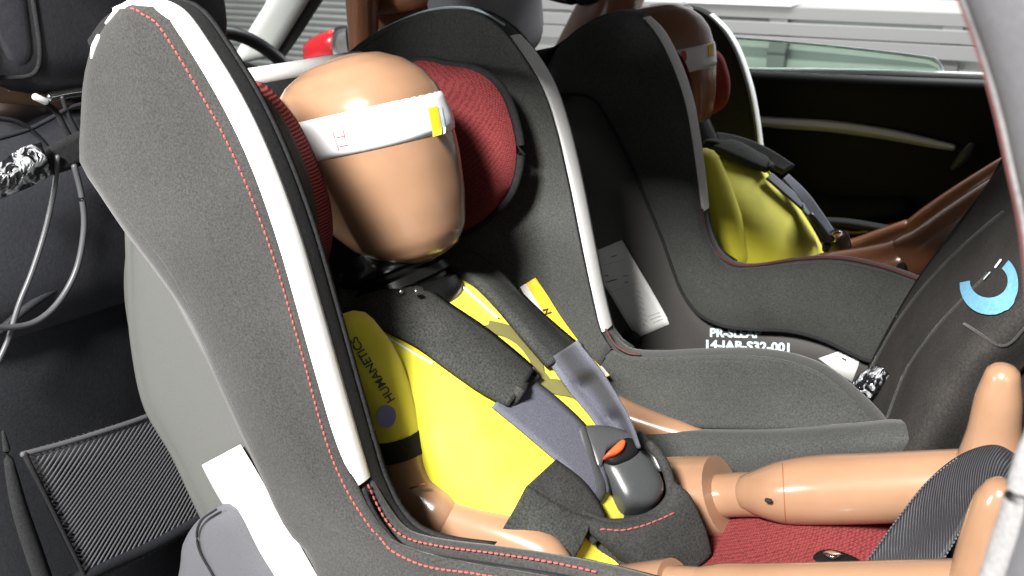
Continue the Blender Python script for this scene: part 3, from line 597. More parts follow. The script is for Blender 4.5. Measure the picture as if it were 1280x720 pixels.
obj('recline_base', MB().pillow(bz, (0, -1, 0), .006, depth=.06, e=.3), M['basegrey'], cs)
obj('base_groove', MB().tube(C(.4448, [(270, 637), (252, 650), (246, 668), (250, 690), (262, 712), (275, 735)]), .0011, n=6, seg=24), M['black'], cs)

# head pads
pf_out = C(.80, [(505, 86), (560, 82), (600, 92), (625, 116), (641, 160), (645, 200), (635, 240), (612, 268), (586, 286), (540, 300), (490, 290), (470, 200)])
pdf = obj('head_pad', MB().pillow(pf_out, (.35, -1, .1), .022, depth=.03, n=60, e=.5), M['red'], cs)
obj('pad_border', MB().tube(np.vstack([resample(pf_out, 60, closed=True)[:42]]) + np.array([.003, .004, 0]), .0042, n=8), M['black'], cs)
padN = [C(.600, [(296, 106), (326, 104), (352, 128), (378, 164), (398, 210), (412, 256), (414, 300), (404, 345)]),
        C(.588, [(297, 105), (330, 110), (354, 134), (378, 172), (397, 216), (408, 260), (410, 302), (400, 345)]),
        C(.570, [(299, 108), (328, 122), (350, 147), (370, 186), (386, 230), (394, 272), (397, 312), (392, 345)])]
pdn = obj('head_pad', MB().grid(across([resample(c, 40) for c in padN], 14)), M['redrib'], cs, thick=.002)
padS = [padN[2], C(.545, [(300, 112), (320, 130), (342, 165), (362, 210), (378, 255), (388, 300), (393, 330), (390, 350)]), C(.515, [(303, 120), (316, 146), (338, 190), (356, 235), (370, 275), (384, 320), (392, 350), (392, 365)])]
obj('pad_side', MB().grid(across([resample(c, 40) for c in padS], 12)), M['matfab'], pdn, thick=.004)

# yellow warning label on the lining
ye = [drape(itree, *p, .0040, .83) for p in [(651, 358), (660, 374), (678, 396), (700, 425), (722, 452), (746, 479)]]
yi = [drape(itree, *p, .0040, .83) for p in [(670, 346), (684, 366), (700, 392), (720, 420), (742, 447), (762, 469)]]
yl = obj('warning_label', lf([ye, yi], 20, 6), M['yink'], cs, thick=.0008)
we = [drape(itree, *p, .0054, .83) for p in [(650, 358), (660, 374), (680, 398)]]; wi = [drape(itree, *p, .0054, .83) for p in [(658, 353), (672, 376), (686, 398)]]
obj('label_blank', lf([we, wi], 8, 3), M['wlabel'], yl)
we = [drape(itree, *p, .0054, .83) for p in [(736, 466), (746, 479)]]; wi = [drape(itree, *p, .0054, .83) for p in [(752, 457), (762, 469)]]
obj('label_blank', lf([we, wi], 6, 3), M['wlabel'], yl)
obj('label_symbol', MB().tube([drape(itree, *p, .0062, .83) for p in [(680, 386), (686, 383), (683, 391), (690, 388)]], .0010, n=6), M['ink'], yl)

# ================================================================== NEAR DUMMY
dm = thing('crash_test_dummy', 'brightly lit child crash dummy in yellow vest strapped in the nearest child seat', 'crash dummy', (-.45, .665, .86), 'child crash dummies')
HEAD = [(-.0965, .030, -.022, .010), (-.0945, .042, -.008, .020), (-.088, .0545, .010, .034), (-.074, .0645, .036, .047), (-.045, .0715, .062, .058), (-.010, .0755, .082, .066), (.025, .076, .089, .0685), (.050, .0715, .086, .066), (.067, .062, .078, .058), (.081, .047, .062, .045), (.0905, .029, .041, .029), (.0945, .009, .016, .010)]
HEAD = [tuple(v * .965 for v in q) for q in HEAD]
def head_ring(c, u, f, h, extra=0.0, n=48):
    H = np.array(HEAD); row = [np.interp(h, H[:, 0], H[:, k]) for k in (1, 2, 3)]
    fr, bkk, la = (q + extra for q in row); x0 = (fr - bkk) / 2; a = (fr + bkk) / 2; ring = []
    for t in np.linspace(0, 2 * math.pi, n, endpoint=False):
        c_, s_ = math.cos(t), math.sin(t); e = .86
        ring.append(c + u * h + f * (x0 + a * math.copysign(abs(c_) ** e, c_)) + np.array([0, 1.0, 0]) * la * math.copysign(abs(s_) ** e, s_))
    return ring
def make_head(par, c, lean, m, band=(.018, .052), tilt=0.0):
    u = np.array([-math.sin(lean), 0, math.cos(lean)]); f = np.array([math.cos(lean), 0, math.sin(lean)])
    hs = np.interp(np.linspace(0, len(HEAD) - 1, 44), range(len(HEAD)), [q[0] for q in HEAD])
    H = np.array(HEAD)
    ho = obj('head', MB().rings([head_ring(c, u, f, h) for h in hs]), M[m], par)
    rows = []
    for k in np.linspace(0, 1, 7):
        r0 = head_ring(c, u, f, band[0] + (band[1] - band[0]) * k, .0012 if 0 < k < 1 else .0002, 72); rows.append(r0)
    # slope of the band: higher toward the front
    rows = [[np.array(p) + u * (tilt * float((np.array(p) - c) @ f)) for p in r] for r in rows]
    bo_ = obj('head_band', MB().grid(np.array(rows), cu=True), M['tape'], par, thick=.0006)
    return ho, bo_, u, f
hc_ = np.array([-.520, .665, 1.143])
hd, hb, hu, hf = make_head(dm, hc_, math.radians(17), 'vinyl', band=(.013, .046), tilt=-.05)
htree = bvh(hb)
for quad, m in (([(534, 136), (546, 133), (552, 168), (541, 171)], 'yink'), ([(547, 134), (551, 133), (557, 166), (554, 168)], 'wink')):
    P_ = [drape(htree, *(np.array(quad[0]) * (1 - u) * (1 - v) + np.array(quad[1]) * u * (1 - v) + np.array(quad[2]) * u * v + np.array(quad[3]) * (1 - u) * v), .0010, .62) for v in np.linspace(0, 1, 6) for u in np.linspace(0, 1, 5)]; obj('band_mark', MB().grid(np.array(P_).reshape(6, 5, 3)), M[m], hb)
for a, b_ in (((417, 166), (424, 187)), ((421, 172), (430, 170)), ((425, 183), (435, 181)), ((430, 164), (432, 174))):
    obj('band_mark', MB().tube([drape(htree, *a, .0002, .62), drape(htree, *b_, .0002, .62)], .0011, n=6, seg=5, flat=.4), M['redink'], hb)
# neck of stacked rubber discs
na, nb_ = np.array([-.515, .665, 1.055]), np.array([-.492, .665, 1.008]); nax = (nb_ - na) / np.linalg.norm(nb_ - na); na1 = np.cross(nax, dL)
R_ = []
for t, r in ((-.2, .034), (0, .040), (.08, .047), (.2, .049), (.26, .044), (.32, .044), (.38, .051), (.52, .053), (.58, .047), (.64, .047), (.70, .054), (.88, .056), (1.0, .054), (1.15, .05)):
    c = na + (nb_ - na) * t; R_.append([c + r * (math.cos(a) * dL + math.sin(a) * na1) for a in np.linspace(0, 2 * math.pi, 40, endpoint=False)])
nk = obj('neck', MB().rings(R_), M['rubber'], dm)
for p in ((501, 365), (520, 364)): obj('bolt', MB().tube([onL(*p, .622), onL(*p, .618)], .0024, n=8, seg=2), M['chrome'], nk)
# torso
surf = [(-.495, 1.040), (-.458, 1.034), (-.416, 1.010), (-.368, .972), (-.322, .934), (-.286, .898), (-.268, .862), (-.272, .825)]
nrm = [(.55, .83), (.55, .83), (.57, .82), (.60, .80), (.64, .77), (.75, .66), (.90, .44), (.98, .2)]
latw = [.050, .092, .104, .106, .104, .102, .098, .085]; thk = [.040, .058, .066, .066, .064, .062, .058, .05]
R_ = []
for (x, z), (a, b_), lw, tk in zip(surf, nrm, latw, thk):
    n3 = np.array([a, 0, b_]); n3 /= np.linalg.norm(n3); c = np.array([x, .665, z]) - n3 * tk
    R_.append([c + n3 * tk * math.copysign(abs(math.sin(t)) ** .75, math.sin(t)) + dL * lw * math.copysign(abs(math.cos(t)) ** .75, math.cos(t)) for t in np.linspace(0, 2 * math.pi, 56, endpoint=False)])
R_ = np.array(R_); Rs = across(list(R_), 40)
to = obj('vest', wrinkle(MB().rings(list(Rs)), .0012, 35, (.6, 0, .8)), M['yellow'], dm)
ttree = bvh(to)
# collar edge
obj('collar', lf([[drape(ttree, *p, .002, .64) for p in [(500, 372), (528, 366), (552, 348)]], [drape(ttree, *p, .003, .64) for p in [(518, 376), (542, 368), (566, 352)]]], 12, 4), M['black'], dm, thick=.002)
# olive curved print on the vest
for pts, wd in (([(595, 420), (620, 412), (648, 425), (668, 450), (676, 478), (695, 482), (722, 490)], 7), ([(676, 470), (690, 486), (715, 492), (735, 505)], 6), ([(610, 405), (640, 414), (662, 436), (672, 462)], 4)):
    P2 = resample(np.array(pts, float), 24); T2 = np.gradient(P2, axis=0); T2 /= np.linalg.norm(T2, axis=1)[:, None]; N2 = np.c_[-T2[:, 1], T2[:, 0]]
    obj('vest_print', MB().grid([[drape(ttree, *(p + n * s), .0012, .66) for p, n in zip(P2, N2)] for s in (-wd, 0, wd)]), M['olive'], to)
# near arm
arm_px = [(438, 418), (462, 455), (482, 505), (497, 550)]
sl = obj('sleeve', MB().tube(C(.560, arm_px), [.022, .0235, .0230, .0215], n=20, seg=24), M['yellow'], dm)
sltree = bvh(sl)
obj('sleeve_cuff', MB().tube(C(.560, [(493, 540), (500, 566)]), [.0230, .0228], n=20, seg=6, rnd=False), M['black'], dm)
obj('forearm', MB().tube(C(.560, [(498, 552), (508, 590), (522, 618), (548, 642)]), [.0205, .021, .0225, .0235], n=20, seg=24), M['vinyl'], dm)
obj('hand', MB().tube(C(.566, [(540, 640), (590, 658), (640, 674), (680, 690), (700, 706)]), [.0235, .0215, .0185, .0150, .011], n=20, seg=24), M['vinyl'], dm)
obj('elbow_seam', MB().tube(C(.540, [(512, 611), (520, 608), (530, 605)]), .0008, n=6, seg=8), M['vinyl2'], dm)
obj('armhole_trim', MB().tube([drape([ttree], *p, .001, .575) for p in [(446, 404), (462, 416), (473, 434), (477, 454), (474, 472)]], [.003, .0045, .005, .0045, .0020], n=8, seg=14), M['black'], dm)
# sleeve emblem and lettering, read from the cuff up to the shoulder
LO = np.array([483.0, 506.0]); LD = np.array([-.52, -.855]); LU = np.array([-.855, .52]) * -1
def mapl(x, y):
    p = np.array([486.0, 504.0]) + LD * x + np.array([.855, -.52]) * (-y); return drape([sltree], p[0], p[1], .0010, .535)
try:
    tm = text_mesh('HUMANETICS', 15, None or (0, 0, 0), (1, 0, 0), (0, 1, 0), mapf=lambda x, y: mapl(x, y - 9), bold=.2)
    obj('lettering', tm, M['ink'], sl)
except Exception as ex: print('lettering', ex)
ds = [drape([sltree], 483 + 11.5 * math.cos(a), 520 + 14 * math.sin(a), .0012, .535) for a in np.linspace(0, 2 * math.pi, 25)[:-1]]
obj('emblem_disc', MB().add(ds, [tuple(range(24))]), M['lilac'], sl)
# far arm
obj('forearm', MB().tube(C(.832, [(735, 500), (775, 520), (815, 534), (865, 548), (910, 562)]), [.020, .019, .0165, .013, .010], n=18, seg=16), M['vinyl'], dm)
obj('sleeve', MB().tube([(-.46, .765, .985), (-.43, .775, .95), (-.40, .785, .915)], [.024, .024, .022], n=18, seg=14), M['yellow'], dm)
# legs
lk = dict(n=24)
obj('thigh', MB().tube(C(.735, [(775, 640), (830, 630), (880, 623), (903, 619)]), [.044, .042, .0375, .035], seg=16, rnd=False, **lk), M['vinyl'], dm)
obj('knee_joint', MB().tube(C(.735, [(880, 621), (925, 618), (950, 618)]), [.019, .019, .019], seg=6, **lk), M['vinyl'], dm)
fl = obj('lower_leg', MB().tube(C(.73, [(938, 616), (960, 616), (985, 615), (1030, 612), (1090, 610), (1150, 607), (1200, 603), (1240, 598)]), [.017, .0225, .0265, .0282, .0278, .0270, .0255, .024], seg=40, **lk), M['vinyl'], dm)
obj('foot', MB().tube(C(.725, [(1238, 612), (1240, 580), (1243, 540), (1248, 500), (1253, 470)]), [.028, .025, .0185, .0160, .0122], seg=30, **lk), M['vinyl'], dm)
obj('leg_screw', MB().tube(C(.700, [(958, 625), (963, 626)]), .0018, n=8, seg=3), M['black'], dm)
obj('leg_sleeve_seam', MB().tube([drape([bvh(fl)], 978 + q * 4, 575 + q * 80, .0002, .70) for q in np.linspace(.05, .95, 14)], .0005, n=6), M['vinyl2'], dm)
obj('thigh', MB().tube(C(.600, [(720, 768), (760, 760), (805, 752), (847, 744)]), [.034, .032, .030, .028], seg=16, rnd=False, **lk), M['vinyl'], dm)
obj('knee_joint', MB().tube(C(.600, [(840, 735), (880, 738)]), .017, seg=4, **lk), M['vinyl'], dm)
obj('lower_leg', MB().tube(C(.600, [(868, 738), (900, 742), (950, 746), (1050, 748), (1150, 746), (1230, 745)]), [.017, .0215, .0235, .0245, .0240, .0235], seg=40, **lk), M['vinyl'], dm)
obj('foot', MB().tube(C(.592, [(1212, 780), (1222, 740), (1232, 700), (1241, 660), (1248, 628), (1252, 616)]), [.024, .0185, .0180, .0165, .0140, .0115], seg=30, **lk), M['vinyl'], dm)

# ================================================================== HARNESS (part of the seat)
def ribbon(name, up, lo, m, off, par=cs, trees=None, thick=.003, fb=(.66, .62), nu=40, nv=8, puff=0.0):
    U2, L2 = resample(np.array(up, float), nu), resample(np.array(lo, float), nu); rows = []
    for k in np.linspace(0, 1, nv):
        rows.append([drape(trees or ttree, *(a + (b_ - a) * k), off + puff * (1 - (2 * k - 1) ** 4), None) for a, b_ in zip(U2, L2)])
    # fill misses from the plane through the known points
    for i in range(nv):
        for j in range(nu):
            if rows[i][j] is None:
                k = i / (nv - 1); p = U2[j] + (L2[j] - U2[j]) * k; rows[i][j] = onL(p[0], p[1], fb[0] + (fb[1] - fb[0]) * k)
    G = np.array(rows)
    for _ in range(6):   # let the cloth relax over bumps
        G[:, 1:-1] = .5 * G[:, 1:-1] + .25 * (G[:, :-2] + G[:, 2:]); G[1:-1] = .5 * G[1:-1] + .25 * (G[:-2] + G[2:])
    return obj(name, MB().grid(G), M[m], par, thick=thick, off=0)
ribbon('harness_strap', [(648, 468), (690, 500), (735, 545), (752, 590), (757, 618)], [(612, 512), (655, 548), (695, 582), (722, 608), (735, 620)], 'web', .005, thick=.002)
ribbon('harness_strap', [(722, 425), (752, 465), (785, 520), (800, 560)], [(680, 455), (705, 490), (738, 530), (760, 570)], 'web', .005, thick=.002)
sp1 = ribbon('shoulder_pad', [(425, 345), (470, 350), (502, 358), (530, 369), (560, 391), (600, 417), (642, 451), (662, 469)], [(425, 386), (445, 396), (472, 413), (515, 435), (540, 453), (572, 477), (600, 496), (630, 513)], 'padfab', .006, thick=.007, puff=.006, fb=(.64, .60))
sp2 = ribbon('shoulder_pad', [(590, 318), (607, 327), (632, 348), (660, 379), (697, 412), (727, 437)], [(540, 332), (556, 342), (584, 355), (606, 376), (624, 396), (652, 430), (681, 463)], 'padfab', .006, thick=.007, puff=.006, fb=(.77, .72))
t1 = [bvh(sp1), bvh(sp2), ttree]
for pts, par in (([(552, 345), (575, 358), (598, 378), (621, 398)], sp2), ([(462, 406), (490, 426), (515, 441), (540, 455)], sp1)):
    obj('white_edging', MB().tube([drape(t1, *p, .0012, .65) for p in resample(np.array(pts, float), 14)], .0010, n=6), M['white'], par)
for pts, par, mk in (([(664, 464), (668, 474), (655, 482), (643, 496), (636, 512)], sp1, 'padfab'), ([(729, 432), (712, 436), (695, 448), (682, 463)], sp2, 'black')):
    obj('pad_hem', MB().tube([drape(t1, *p, .003, .64) for p in resample(np.array(pts, float), 8)], [.002] + [.0052] * 6 + [.002] if mk == 'padfab' else [.0008] + [.0026] * 6 + [.0008], n=8), M[mk], par)
# hip strap with sewn pad
hs1 = ribbon('hip_strap', [(690, 578), (725, 606), (748, 640), (755, 665)], [(655, 610), (690, 640), (720, 665), (735, 680)], 'pouchfab', .006, thick=.002)
hs2 = ribbon('hip_pad', [(655, 610), (680, 626), (706, 642), (730, 650)], [(629, 662), (656, 680), (684, 696), (706, 700)], 'padfab', .009, thick=.005, puff=.003)
# buckle, tongues, pouch
bu_px = [(752, 580), (768, 562), (795, 560), (812, 572), (826, 600), (829, 615), (818, 632), (795, 636), (778, 632), (762, 606)]
bcen = onL(792, 600, .668)
BN = np.array([.50, -.42, .76]); BN /= np.linalg.norm(BN)
def onB(px, py, lift=0.0):
    d = ray(px, py); o0 = bcen + BN * lift; return CO + d * (((o0 - CO) @ BN) / (d @ BN))
bk_ = obj('buckle', MB().pillow([onB(*p) for p in bu_px], BN, .012, depth=.022, rings=12, e=.45), M['buckle'], cs)
obj('release_well', MB().pillow([onB(*p, .010) for p in [(757, 572), (766, 558), (786, 547), (800, 560), (790, 575), (768, 582)]], BN, .004, depth=.016), M['blackplastic'], bk_)
obj('release_button', MB().pillow([onB(*p, .016) for p in [(756, 571), (765, 560), (777, 550), (782, 552), (779, 562), (770, 569)]], BN, .004, depth=.006), M['orange'], bk_)
obj('tongue', MB().tube([onB(*p, .006) for p in [(727, 536), (733, 558), (738, 580), (745, 604), (744, 617), (733, 618), (724, 612)]], [.004, .005, .006, .0075, .008, .007, .004], n=10, seg=30, flat=.6, up=BN), M['buckle'], cs)
obj('tongue_plate', MB().pillow([onB(*p, .004) for p in [(727, 536), (756, 532), (786, 540), (800, 548), (780, 552), (758, 566), (748, 590), (738, 570)]], BN, .004, depth=.006), M['buckle'], cs)
obj('tongue', MB().tube([onB(*p, .004) for p in [(800, 545), (806, 556), (818, 568), (826, 585)]], [.005, .006, .005, .004], n=10, seg=14, flat=.6, up=BN), M['buckle'], cs)
po_px = [(730, 640), (752, 650), (790, 648), (824, 636), (836, 622), (832, 590), (815, 560), (826, 562), (842, 592), (856, 628), (872, 662), (885, 695), (876, 708), (840, 730), (800, 720), (772, 690), (752, 672), (734, 656)]
pouch = [[onB(*p, h) for p in pts] for h, pts in (
    (.012, [(730, 640), (760, 652), (792, 650), (822, 638), (836, 620), (838, 600)]),
    (.018, [(729, 648), (758, 660), (794, 658), (826, 645), (842, 626), (846, 606)]),
    (.016, [(734, 660), (766, 676), (802, 676), (836, 662), (856, 640), (862, 622)]),
    (.006, [(760, 684), (785, 698), (815, 700), (848, 690), (872, 672), (880, 660)]),
    (-.01, [(790, 712), (812, 722), (835, 724), (858, 716), (878, 704), (888, 694)]))]
pch = obj('buckle_pouch', wrinkle(MB().grid(across([resample(c, 36) for c in pouch], 24)), .0012, 70, BN), M['pouchfab'], cs, thick=.004)
pctree = bvh(pch)
obj('pouch_rim', MB().tube([onB(*p, .013) for p in [(728, 643), (758, 654), (792, 652), (822, 640), (838, 620), (836, 596), (826, 572), (812, 556)]], .0042, n=10, seg=40), M['pouchfab'], pch)
obj('pouch_back', MB().grid(across([resample([onB(*p, h) for p in q], 16) for h, q in ((-.012, [(800, 548), (826, 574), (842, 606), (856, 640)]), (-.018, [(770, 560), (795, 590), (815, 630), (835, 670)]), (-.018, [(735, 610), (745, 640), (770, 670), (800, 700)]))], 8)), M['black'], pch, thick=.003)
sc_ = [drape([pctree], *p, .0026, .66) for p in resample(np.array([(750, 662), (775, 664), (805, 658), (835, 645), (846, 638)], float), 40)]
obj('red_stitching', dashes(sc_, BN, .0040, .0016, .0008), M['stitch'], pch, kind='stuff')
obj('pouch_strap', MB().tube([onB(*p, -.004) for p in [(728, 652), (750, 672), (778, 690), (800, 715), (815, 745)]], [.005, .009, .010, .010, .010], n=10, seg=20, flat=.5, up=BN), M['pouchfab'], cs)
# dark vest edge between the legs
obj('vest_trim', MB().tube([onB(*p, -.020) for p in [(700, 715), (735, 706), (770, 694), (785, 690)]], [.006, .007, .006, .003], n=8, seg=14), M['black'], dm)
obj('vest_crotch', MB().pillow([onB(*p, -.022) for p in [(700, 722), (712, 690), (735, 662), (760, 680), (790, 706), (792, 730)]], BN, .012, depth=.03), M['yellow'], dm)

# ankle belt
ab_o = C(.690, [(1040, 760, .665), (1085, 700, .668), (1125, 645, .680), (1160, 602, .690), (1200, 570, .690), (1243, 557, .680), (1275, 573, .662), (1300, 596, .64)])
ab_m = C(.680, [(1090, 770, .650), (1125, 712, .655), (1158, 662, .664), (1188, 620, .668), (1215, 590, .668), (1243, 575, .664), (1268, 588, .652), (1292, 610, .635)])
ab_i = C(.670, [(1140, 775, .640), (1168, 718, .642), (1196, 672, .648), (1212, 640, .652), (1224, 616, .652), (1242, 600, .650), (1262, 602, .642), (1284, 622, .63)])
ab = thing('ankle_belt', 'black ribbed belt looped around the ankles of the near dummy', 'belt', onL(1190, 640, .68))
obj('webbing', MB().grid(across([resample(c, 70) for c in (ab_o, ab_m, ab_i)], 14)), M['belt'], ab, thick=.002)
obj('edge_stitching', dashes(resample(np.array(ab_o)[1:5], 80) + np.array([0, -.002, .001]), (0, -.7, .7), .0014, .0016, .0007), M['net'], ab, kind='stuff')
obj('edge_stitching', dashes(resample(np.array(ab_i)[1:5], 80) + np.array([0, -.002, .001]), (0, -.7, .7), .0014, .0016, .0007), M['net'], ab, kind='stuff')

# ================================================================== CHILD SEAT (far)
c2 = thing('child_seat', 'child seat beside the far door, mostly in shadow, black wing with thin white edging', 'child seat', (-.4, 1.35, .74), 'rear facing child seats')
rN = C(1.138, [(681, 112), (688, 84), (703, 56), (730, 32), (765, 15), (797, 16), (824, 42), (845, 84), (860, 130), (869, 180), (875, 225), (879, 264)])
rNl = C(1.138, [(879, 264), (884, 290), (896, 316), (916, 331), (945, 333), (1000, 325), (1050, 324), (1100, 334), (1152, 352), (1190, 372)])
fN = np.vstack([rN, rNl[1:]])
wing_rim(c2, fN, 1.125, 1.160, 'fabric2', nu=110, name='wing_edge')
wing_rim(c2, C(1.138, [(805, 22), (824, 42), (845, 84), (860, 130), (869, 180), (875, 225), (879, 264)]) + np.array([.002, 0, .001]), 1.130, 1.158, 'white', r=.003, name='edge_tape')
obj('edge_piping', MB().tube(rNl[:-1] + np.array([.001, -.008, .004]), .0018, n=8, seg=40), M['dimred'], c2)
qA = [(684, 108), (700, 62), (730, 36), (765, 19), (795, 19), (820, 44), (841, 86), (856, 132), (865, 182), (871, 226), (876, 268), (884, 296), (897, 322), (920, 336), (1000, 330), (1050, 329), (1100, 339), (1150, 356), (1180, 372)]
qB = [(690, 121), (715, 118), (742, 124), (760, 150), (778, 185), (795, 222), (812, 262), (828, 300), (842, 340), (855, 370), (875, 394), (905, 408), (940, 412), (985, 414), (1025, 424), (1060, 440), (1090, 452), (1120, 440), (1150, 420)]
A2, B2 = resample(np.array(qA, float), 60), resample(np.array(qB, float), 60)
def m2(s, l): return C(l, A2 + (B2 - A2) * s)
obj('side_panel', wrinkle(MB().grid(across([m2(0, 1.128), m2(.04, 1.122), m2(.3, 1.112), m2(.7, 1.108), m2(.95, 1.114), m2(1.0, 1.128)], 40)), .001, 30), M['fabric2'], c2, thick=.003)
obj('panel_hem', MB().tube(C(1.112, qB), .0022, n=8, seg=70), M['black'], c2)
sh2 = [C(1.134, [(694, 118), (720, 112), (750, 120), (790, 190), (830, 270), (850, 330), (880, 380), (940, 400), (1040, 420), (1120, 440)]),
       C(1.126, [(694, 130), (712, 150), (745, 200), (780, 260), (810, 320), (840, 380), (880, 420), (940, 430), (1040, 450), (1110, 470)]),
       C(1.124, [(694, 160), (706, 190), (728, 250), (752, 310), (780, 370), (810, 430), (860, 450), (930, 455), (1030, 475), (1100, 500)]),
       C(1.122, [(694, 200), (700, 240), (712, 300), (735, 370), (760, 430), (790, 480), (850, 500), (930, 510), (1030, 520), (1090, 540)]),
       C(1.20, [(690, 240), (692, 280), (700, 340), (720, 420), (750, 500), (780, 540), (850, 560), (930, 560), (1030, 560), (1090, 570)])]
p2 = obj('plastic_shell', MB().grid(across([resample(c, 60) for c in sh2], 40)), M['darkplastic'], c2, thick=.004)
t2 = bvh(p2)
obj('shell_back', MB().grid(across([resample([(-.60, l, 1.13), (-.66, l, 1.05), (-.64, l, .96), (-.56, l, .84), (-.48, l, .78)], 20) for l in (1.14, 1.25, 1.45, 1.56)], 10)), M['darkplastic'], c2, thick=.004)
obj('shell_rib', MB().tube([drape([t2], *p, .0004, 1.12) for p in resample(np.array([(790, 212), (815, 270), (838, 330), (850, 380), (868, 432)], float), 20)], .0016, n=6), M['blackplastic'], c2)
obj('shell_knob', MB().tube([onL(788, 425, 1.118), onL(788, 425, 1.105)], .013, n=16, seg=3), M['blackplastic'], c2)
lb = [[drape([t2], *(np.array(a) + (np.array(b_) - np.array(a)) * k), .0040, 1.12) for k in np.linspace(0, 1, 8)] for a, b_ in (((738, 316), (779, 299)), ((748, 342), (797, 330)), ((766, 372), (816, 362)), ((784, 402), (834, 394)), ((798, 421), (838, 404)))]
lab = obj('instruction_label', lf([[r[k] for r in lb] for k in range(8)], 16, 8), M['wlabel'], c2, thick=.0008)
def lmark(pts, r, m): obj('label_print', MB().tube([drape([t2], *p, .0050, 1.12) for p in pts], r, n=6, flat=.4), M[m], lab)
for a, b_ in (((766, 320), (772, 318)), ((757, 344), (761, 343)), ((758, 352), (772, 348)), ((782, 344), (786, 343)), ((783, 352), (787, 351))): lmark([a, b_], .0011, 'ink')
for k in range(7): y = 366 + k * 7; lmark([(793 + k * 1.5, y), (798 + k * 1.5, y - 5), (803 + k * 1.5, y - 1)], .0006, 'greyink')
for k in range(3): lmark([(812 + k * 3, 394 + k * 4), (826 + k * 2, 389 + k * 4)], .0007, 'greyink')
lmark([(751, 332), (785, 322)], .0004, 'greyink'); lmark([(762, 365), (800, 352)], .0004, 'greyink')
# moulded white lettering on the shell
def tmap(x0, y0, sx, sy, slope):
    return lambda x, y: drape([t2], x0 + x * sx, y0 - y * sy + x * slope * sx, .0036, 1.12)
obj('lettering', text_mesh('14-JAB-S32-001', 15, (0, 0, 0), (1, 0, 0), (0, 1, 0), mapf=tmap(881, 434, 1.14, .95, .045), bold=.5), M['wink'], c2)
obj('lettering', text_mesh('PR-SLEAP', 15, (0, 0, 0), (1, 0, 0), (0, 1, 0), mapf=tmap(888, 420, 1.05, .95, .03), bold=.5), M['wink'], c2)
ls = [drape([t2], *p, .0045, 1.11) for p in [(1024, 447), (1055, 437), (1076, 446), (1073, 458), (1066, 476), (1045, 462)]]
obj('shell_sticker', MB().add(ls, [tuple(range(6))]), M['wlabel'], c2, thick=.001)
obj('sticker_mark', MB().tube([drape([t2], *p, .0058, 1.11) for p in [(1054, 447), (1058, 449)]], .0012, n=6), M['ink'], c2)
# far wing of the far seat
rF2 = C(1.56, [(800, 18), (830, 10), (862, 8), (888, 18), (908, 38), (924, 66), (938, 108), (946, 148), (951, 186)])
rF2l = C(1.56, [(951, 186), (956, 220), (970, 250), (1000, 270), (1060, 275), (1120, 285)])
wing_rim(c2, np.vstack([rF2, rF2l[1:]]), 1.545, 1.575, 'black', nu=80, name='wing_edge')
wing_rim(c2, rF2[3:] + np.array([.002, 0, .001]), 1.550, 1.574, 'white', r=.003, name='edge_tape')
obj('edge_tape', MB().tube(C(1.47, [(797, 22), (815, 16), (838, 13), (862, 13)]), .0065, n=8, seg=16), M['white'], c2)
obj('wing_lining', MB().grid(across([resample(c, 40) for c in (np.vstack([rF2, rF2l[1:4]]) + np.array([0, -.016, 0]), C(1.54, [(800, 26), (850, 20), (880, 34), (897, 56), (910, 84), (922, 120), (930, 160), (934, 200), (940, 240), (960, 280)]), C(1.50, [(790, 60), (820, 80), (840, 110), (855, 140), (866, 170), (880, 200), (890, 240), (900, 270), (920, 300), (940, 320)]))], 20)), M['black'], c2, thick=.004)
obj('side_panel', MB().grid(across([resample(rF2 + np.array([dx, dl, dzz]), 30) for dx, dl, dzz in ((0, .012, 0), (-.06, .018, -.02), (-.12, .0, -.06))], 10)), M['black'], c2, thick=.004)
prof2 = [(-.635, 1.165), (-.632, 1.178), (-.618, 1.175), (-.60, 1.13), (-.58, 1.05), (-.545, .97), (-.49, .885), (-.42, .82), (-.34, .785), (-.22, .80), (-.12, .83), (-.06, .82)]
obj('backrest', MB().grid(across([resample([(x, l, z) for x, z in prof2], 50) for l in (1.14, 1.22, 1.35, 1.48, 1.56)], 16)), M['black'], c2, thick=.006)
obj('head_pad', MB().pillow(C(1.45, [(880, 60), (900, 66), (909, 84), (913, 106), (910, 126), (900, 138), (885, 140), (870, 100)]), (.35, -1, .1), .02, depth=.02), M['red'], c2)
obj('head_pad', MB().pillow(C(1.26, [(838, 62), (850, 70), (860, 95), (862, 120), (856, 140), (838, 130), (828, 90)]), (.8, -.3, .1), .012, depth=.03), M['red'], c2)
iwN = [fN[3:15] + np.array([0, .018, 0]), fN[3:15] + np.array([-.05, .024, -.03]), fN[3:15] + np.array([-.12, .05, -.07])]
obj('wing_lining', MB().grid(across([resample(c, 40) for c in iwN], 10)), M['black'], c2, thick=.004)

# far dummy
d2 = thing('crash_test_dummy', 'shaded brown child crash dummy in the child seat beside the far door', 'crash dummy', (-.43, 1.35, .86), 'child crash dummies')
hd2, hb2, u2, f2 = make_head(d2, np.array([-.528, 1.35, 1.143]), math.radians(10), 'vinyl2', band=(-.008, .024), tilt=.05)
h2t = bvh(hb2)
for quad, m in (([(884, 56), (890, 55), (891, 70), (885, 71)], 'yink'),):
    P_ = [drape([h2t], *p, .0018, 1.3) for p in quad]; obj('band_mark', MB().grid([[P_[0], P_[1]], [P_[3], P_[2]]]), M[m], hb2)
obj('band_mark', MB().pillow([drape([h2t], *p, .0004, 1.3) for p in [(851, 66), (857, 64), (858, 74), (854, 78)]], (.5, -.8, 0), .0005), M['redink'], hb2)
surf2 = [(-.46, 1.035), (-.420, 1.030), (-.385, 1.010), (-.345, .975), (-.315, .94), (-.290, .905), (-.275, .87), (-.275, .835)]
R_ = []
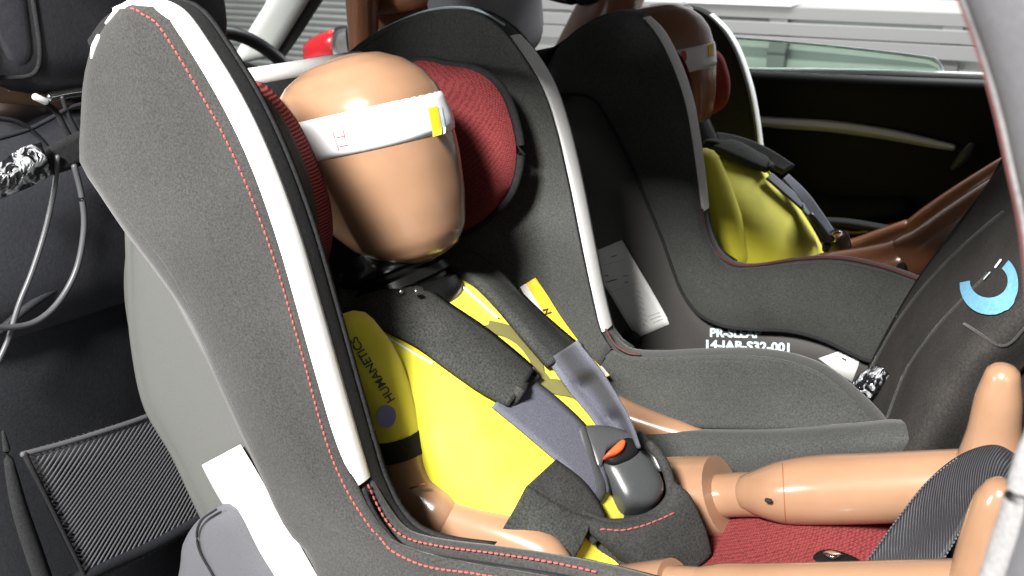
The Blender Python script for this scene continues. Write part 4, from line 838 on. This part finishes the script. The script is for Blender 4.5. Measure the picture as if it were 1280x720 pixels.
for (x, z), (a, b_), lw, tk in zip(surf2, nrm, latw, thk):
    n3 = np.array([a, 0, b_]); n3 /= np.linalg.norm(n3); c = np.array([x, 1.35, z]) - n3 * tk
    R_.append([c + n3 * tk * math.copysign(abs(math.sin(t)) ** .75, math.sin(t)) + dL * lw * math.copysign(abs(math.cos(t)) ** .75, math.cos(t)) for t in np.linspace(0, 2 * math.pi, 48, endpoint=False)])
v2 = obj('vest', MB().rings(list(across(list(np.array(R_)), 30))), M['yellow'], d2); vt = bvh(v2)
obj('neck', MB().tube([(-.50, 1.35, 1.06), (-.47, 1.35, 1.01)], .045, n=20, seg=6), M['rubber'], d2)
obj('sleeve', MB().tube(C(1.255, [(876, 205), (890, 240), (905, 280), (918, 320)]), [.026, .027, .026, .024], n=18, seg=16), M['yellow'], d2)
ribbon('shoulder_pad', [(872, 168), (900, 168), (935, 176), (965, 190), (992, 208)], [(872, 178), (900, 180), (930, 190), (955, 204), (978, 216)], 'padfab', .010, c2, [vt], .008, (1.42, 1.40), puff=.004)
ribbon('shoulder_pad', [(872, 177), (895, 182), (920, 190), (942, 202), (962, 212)], [(872, 190), (892, 198), (915, 208), (935, 216), (952, 222)], 'padfab', .012, c2, [vt], .008, (1.32, 1.30), puff=.004)
ribbon('harness_strap', [(985, 218), (1008, 240), (1026, 264), (1042, 288)], [(978, 224), (996, 246), (1014, 272), (1032, 294)], 'web', .008, c2, [vt], .003, (1.40, 1.38))
ribbon('harness_strap', [(957, 224), (985, 248), (1010, 270), (1034, 298)], [(950, 230), (978, 254), (1004, 277), (1028, 304)], 'web', .012, c2, [vt], .003, (1.32, 1.30))
obj('buckle', MB().pillow([onL(*p, 1.33) for p in [(1036, 294), (1048, 288), (1058, 292), (1064, 312), (1056, 322), (1044, 318)]], (.4, -.6, .6), .012, depth=.016), M['buckle'], c2)
obj('tongue', MB().tube(C(1.315, [(1014, 270), (1026, 286), (1034, 300), (1032, 312)]), [.005, .006, .007, .005], n=10, seg=14), M['buckle'], c2)
obj('buckle_tip', MB().pillow([onL(*p, 1.315) for p in [(1038, 294), (1047, 289), (1054, 293), (1046, 300)]], (.3, -.6, .7), .006, depth=.006), M['chrome'], c2)
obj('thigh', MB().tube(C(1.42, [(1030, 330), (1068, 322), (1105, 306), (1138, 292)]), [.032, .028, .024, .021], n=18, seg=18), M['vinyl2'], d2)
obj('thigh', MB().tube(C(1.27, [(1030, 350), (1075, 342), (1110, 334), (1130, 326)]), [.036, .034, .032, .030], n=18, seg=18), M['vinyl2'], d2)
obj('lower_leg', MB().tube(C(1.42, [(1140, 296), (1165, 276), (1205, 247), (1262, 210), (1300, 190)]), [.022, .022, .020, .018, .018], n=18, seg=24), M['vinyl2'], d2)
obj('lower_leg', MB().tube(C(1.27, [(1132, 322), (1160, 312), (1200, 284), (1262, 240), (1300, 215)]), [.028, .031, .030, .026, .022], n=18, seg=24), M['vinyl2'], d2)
obj('knee_screw', MB().tube([onL(1127, 334, 1.236), onL(1127, 334, 1.230)], .0062, n=10, seg=3), M['black'], d2)
for o in (fs, fs2): o['group'] = 'front car seats'
